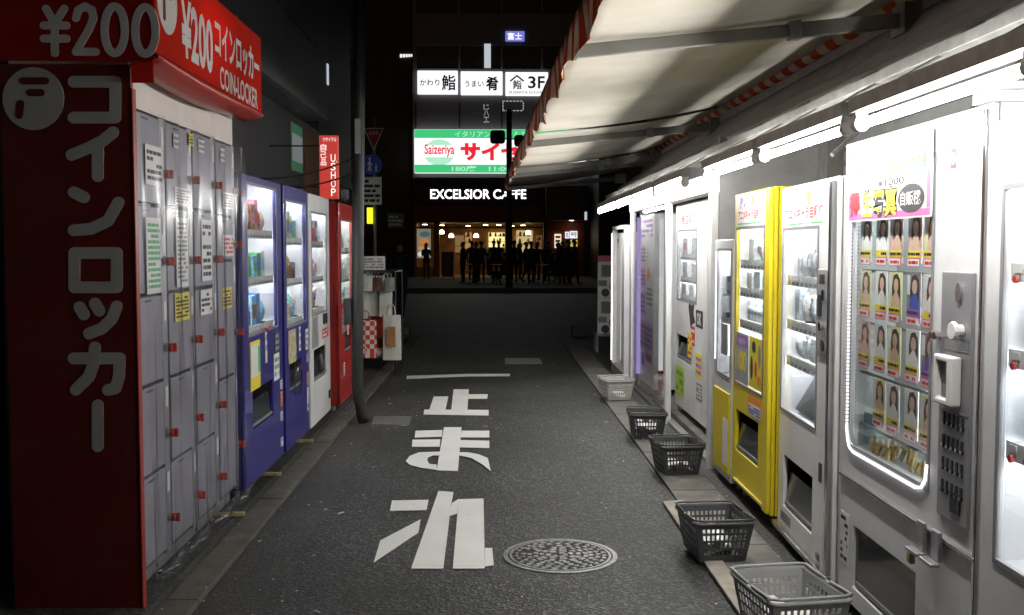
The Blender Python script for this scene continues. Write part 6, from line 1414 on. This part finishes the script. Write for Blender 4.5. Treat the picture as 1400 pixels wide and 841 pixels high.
for px, Y, l_ in ((678.5, 39.4, 'round wooden cafe table between two seated people'), (743, 38.9, 'round wooden cafe table near the lit cream panel'), (648, 40.6, 'round wooden cafe table beside the person at the menu board')):
    x, y_, _ = at(px, Y); cafe_table(x, y_, l_)
for px, Y, rz, l_ in ((668, 39.6, 90, 'wooden cafe chair under the person in black at the round table'), (689, 39.6, -90, 'wooden cafe chair under the person in dark grey'), (757, 39.0, 90, 'wooden cafe chair under the person in grey by the cream panel'),
                      (729, 38.7, -90, 'empty wooden cafe chair facing the person in grey'), (640, 40.9, -90, 'empty wooden cafe chair near the menu board')):
    x, y_, _ = at(px, Y); cafe_chair(x, y_, R(rz), l_)
for px, Y, rz, h_, po_, tp, lg, hr, l_ in (
        (645, 42.8, 150, 1.68, 'stand', 'cl_grey', 'cl_black', 'short', 'person in grey behind the empty chair near the menu board'),
        (651, 40.2, -60, 1.62, 'stand', 'cl_navy', 'cl_jean', 'short', 'person in navy jacket leaning toward the round table beside the menu board'),
        (675, 44.5, 10, 1.70, 'stand', 'cl_navy', 'cl_black', 'short', 'tall person in navy by the cafe door glass'),
        (703, 40.4, 200, 1.68, 'stand', 'cl_black', 'cl_jean', 'short', 'person in black jacket directly behind the signal pole'),
        (711, 43.4, 100, 1.60, 'stand', 'cl_brown', 'cl_navy', 'long', 'long haired person in brown close to the signal pole'),
        (726, 39.8, 30, 1.64, 'stand', 'cl_navy', 'cl_black', 'short', 'person in navy standing behind the empty terrace chair'),
        (748, 41.5, 140, 1.66, 'stand', 'cl_grey', 'cl_jean', 'short', 'person in grey coat between the terrace table and the cream panel'),
        (763, 40.4, 250, 1.60, 'walk', 'cl_black', 'cl_grey', 'long', 'long haired person in black walking under the cream lit panel'),
        (777, 40.8, 90, 1.72, 'stand', 'cl_black', 'cl_black', 'short', 'tall person in black below the yellow lit screen')):
    person(l_, at(px, Y), R(rz), h_, po_, tp, lg, 'cl_black', hr)
mb_ = thing('menu_board', 'black framed menu board standing outside the cafe', 'menu board', at(612, 44.8))
MB().plate(-0.27, 0.27, 0.1, 1.2, [(-0.22, 0.22, 0.15, 1.15)], XZ(0.0), 0.04).build('frame', M['grey_pole'], mb_); box('board', M['ink'], mb_, -0.219, 0.219, 0.01, 0.03, 0.151, 1.149)
fine_print(M['ink_grey'], mb_, -0.18, 0.18, 0.2, 1.1, 0.009, 12, 33)
for x in (-0.25, 0.25): MB().tube([(x, 0.02, 0), (x, 0.02, 0.1)], 0.015, 6).build('leg', M['pole'], mb_); 
for x in (-0.25, 0.25): MB().bar((x, 0.30, 0.0), (x, 0.045, 1.15), 0.03, 0.03).build('stay', M['pole'], mb_)
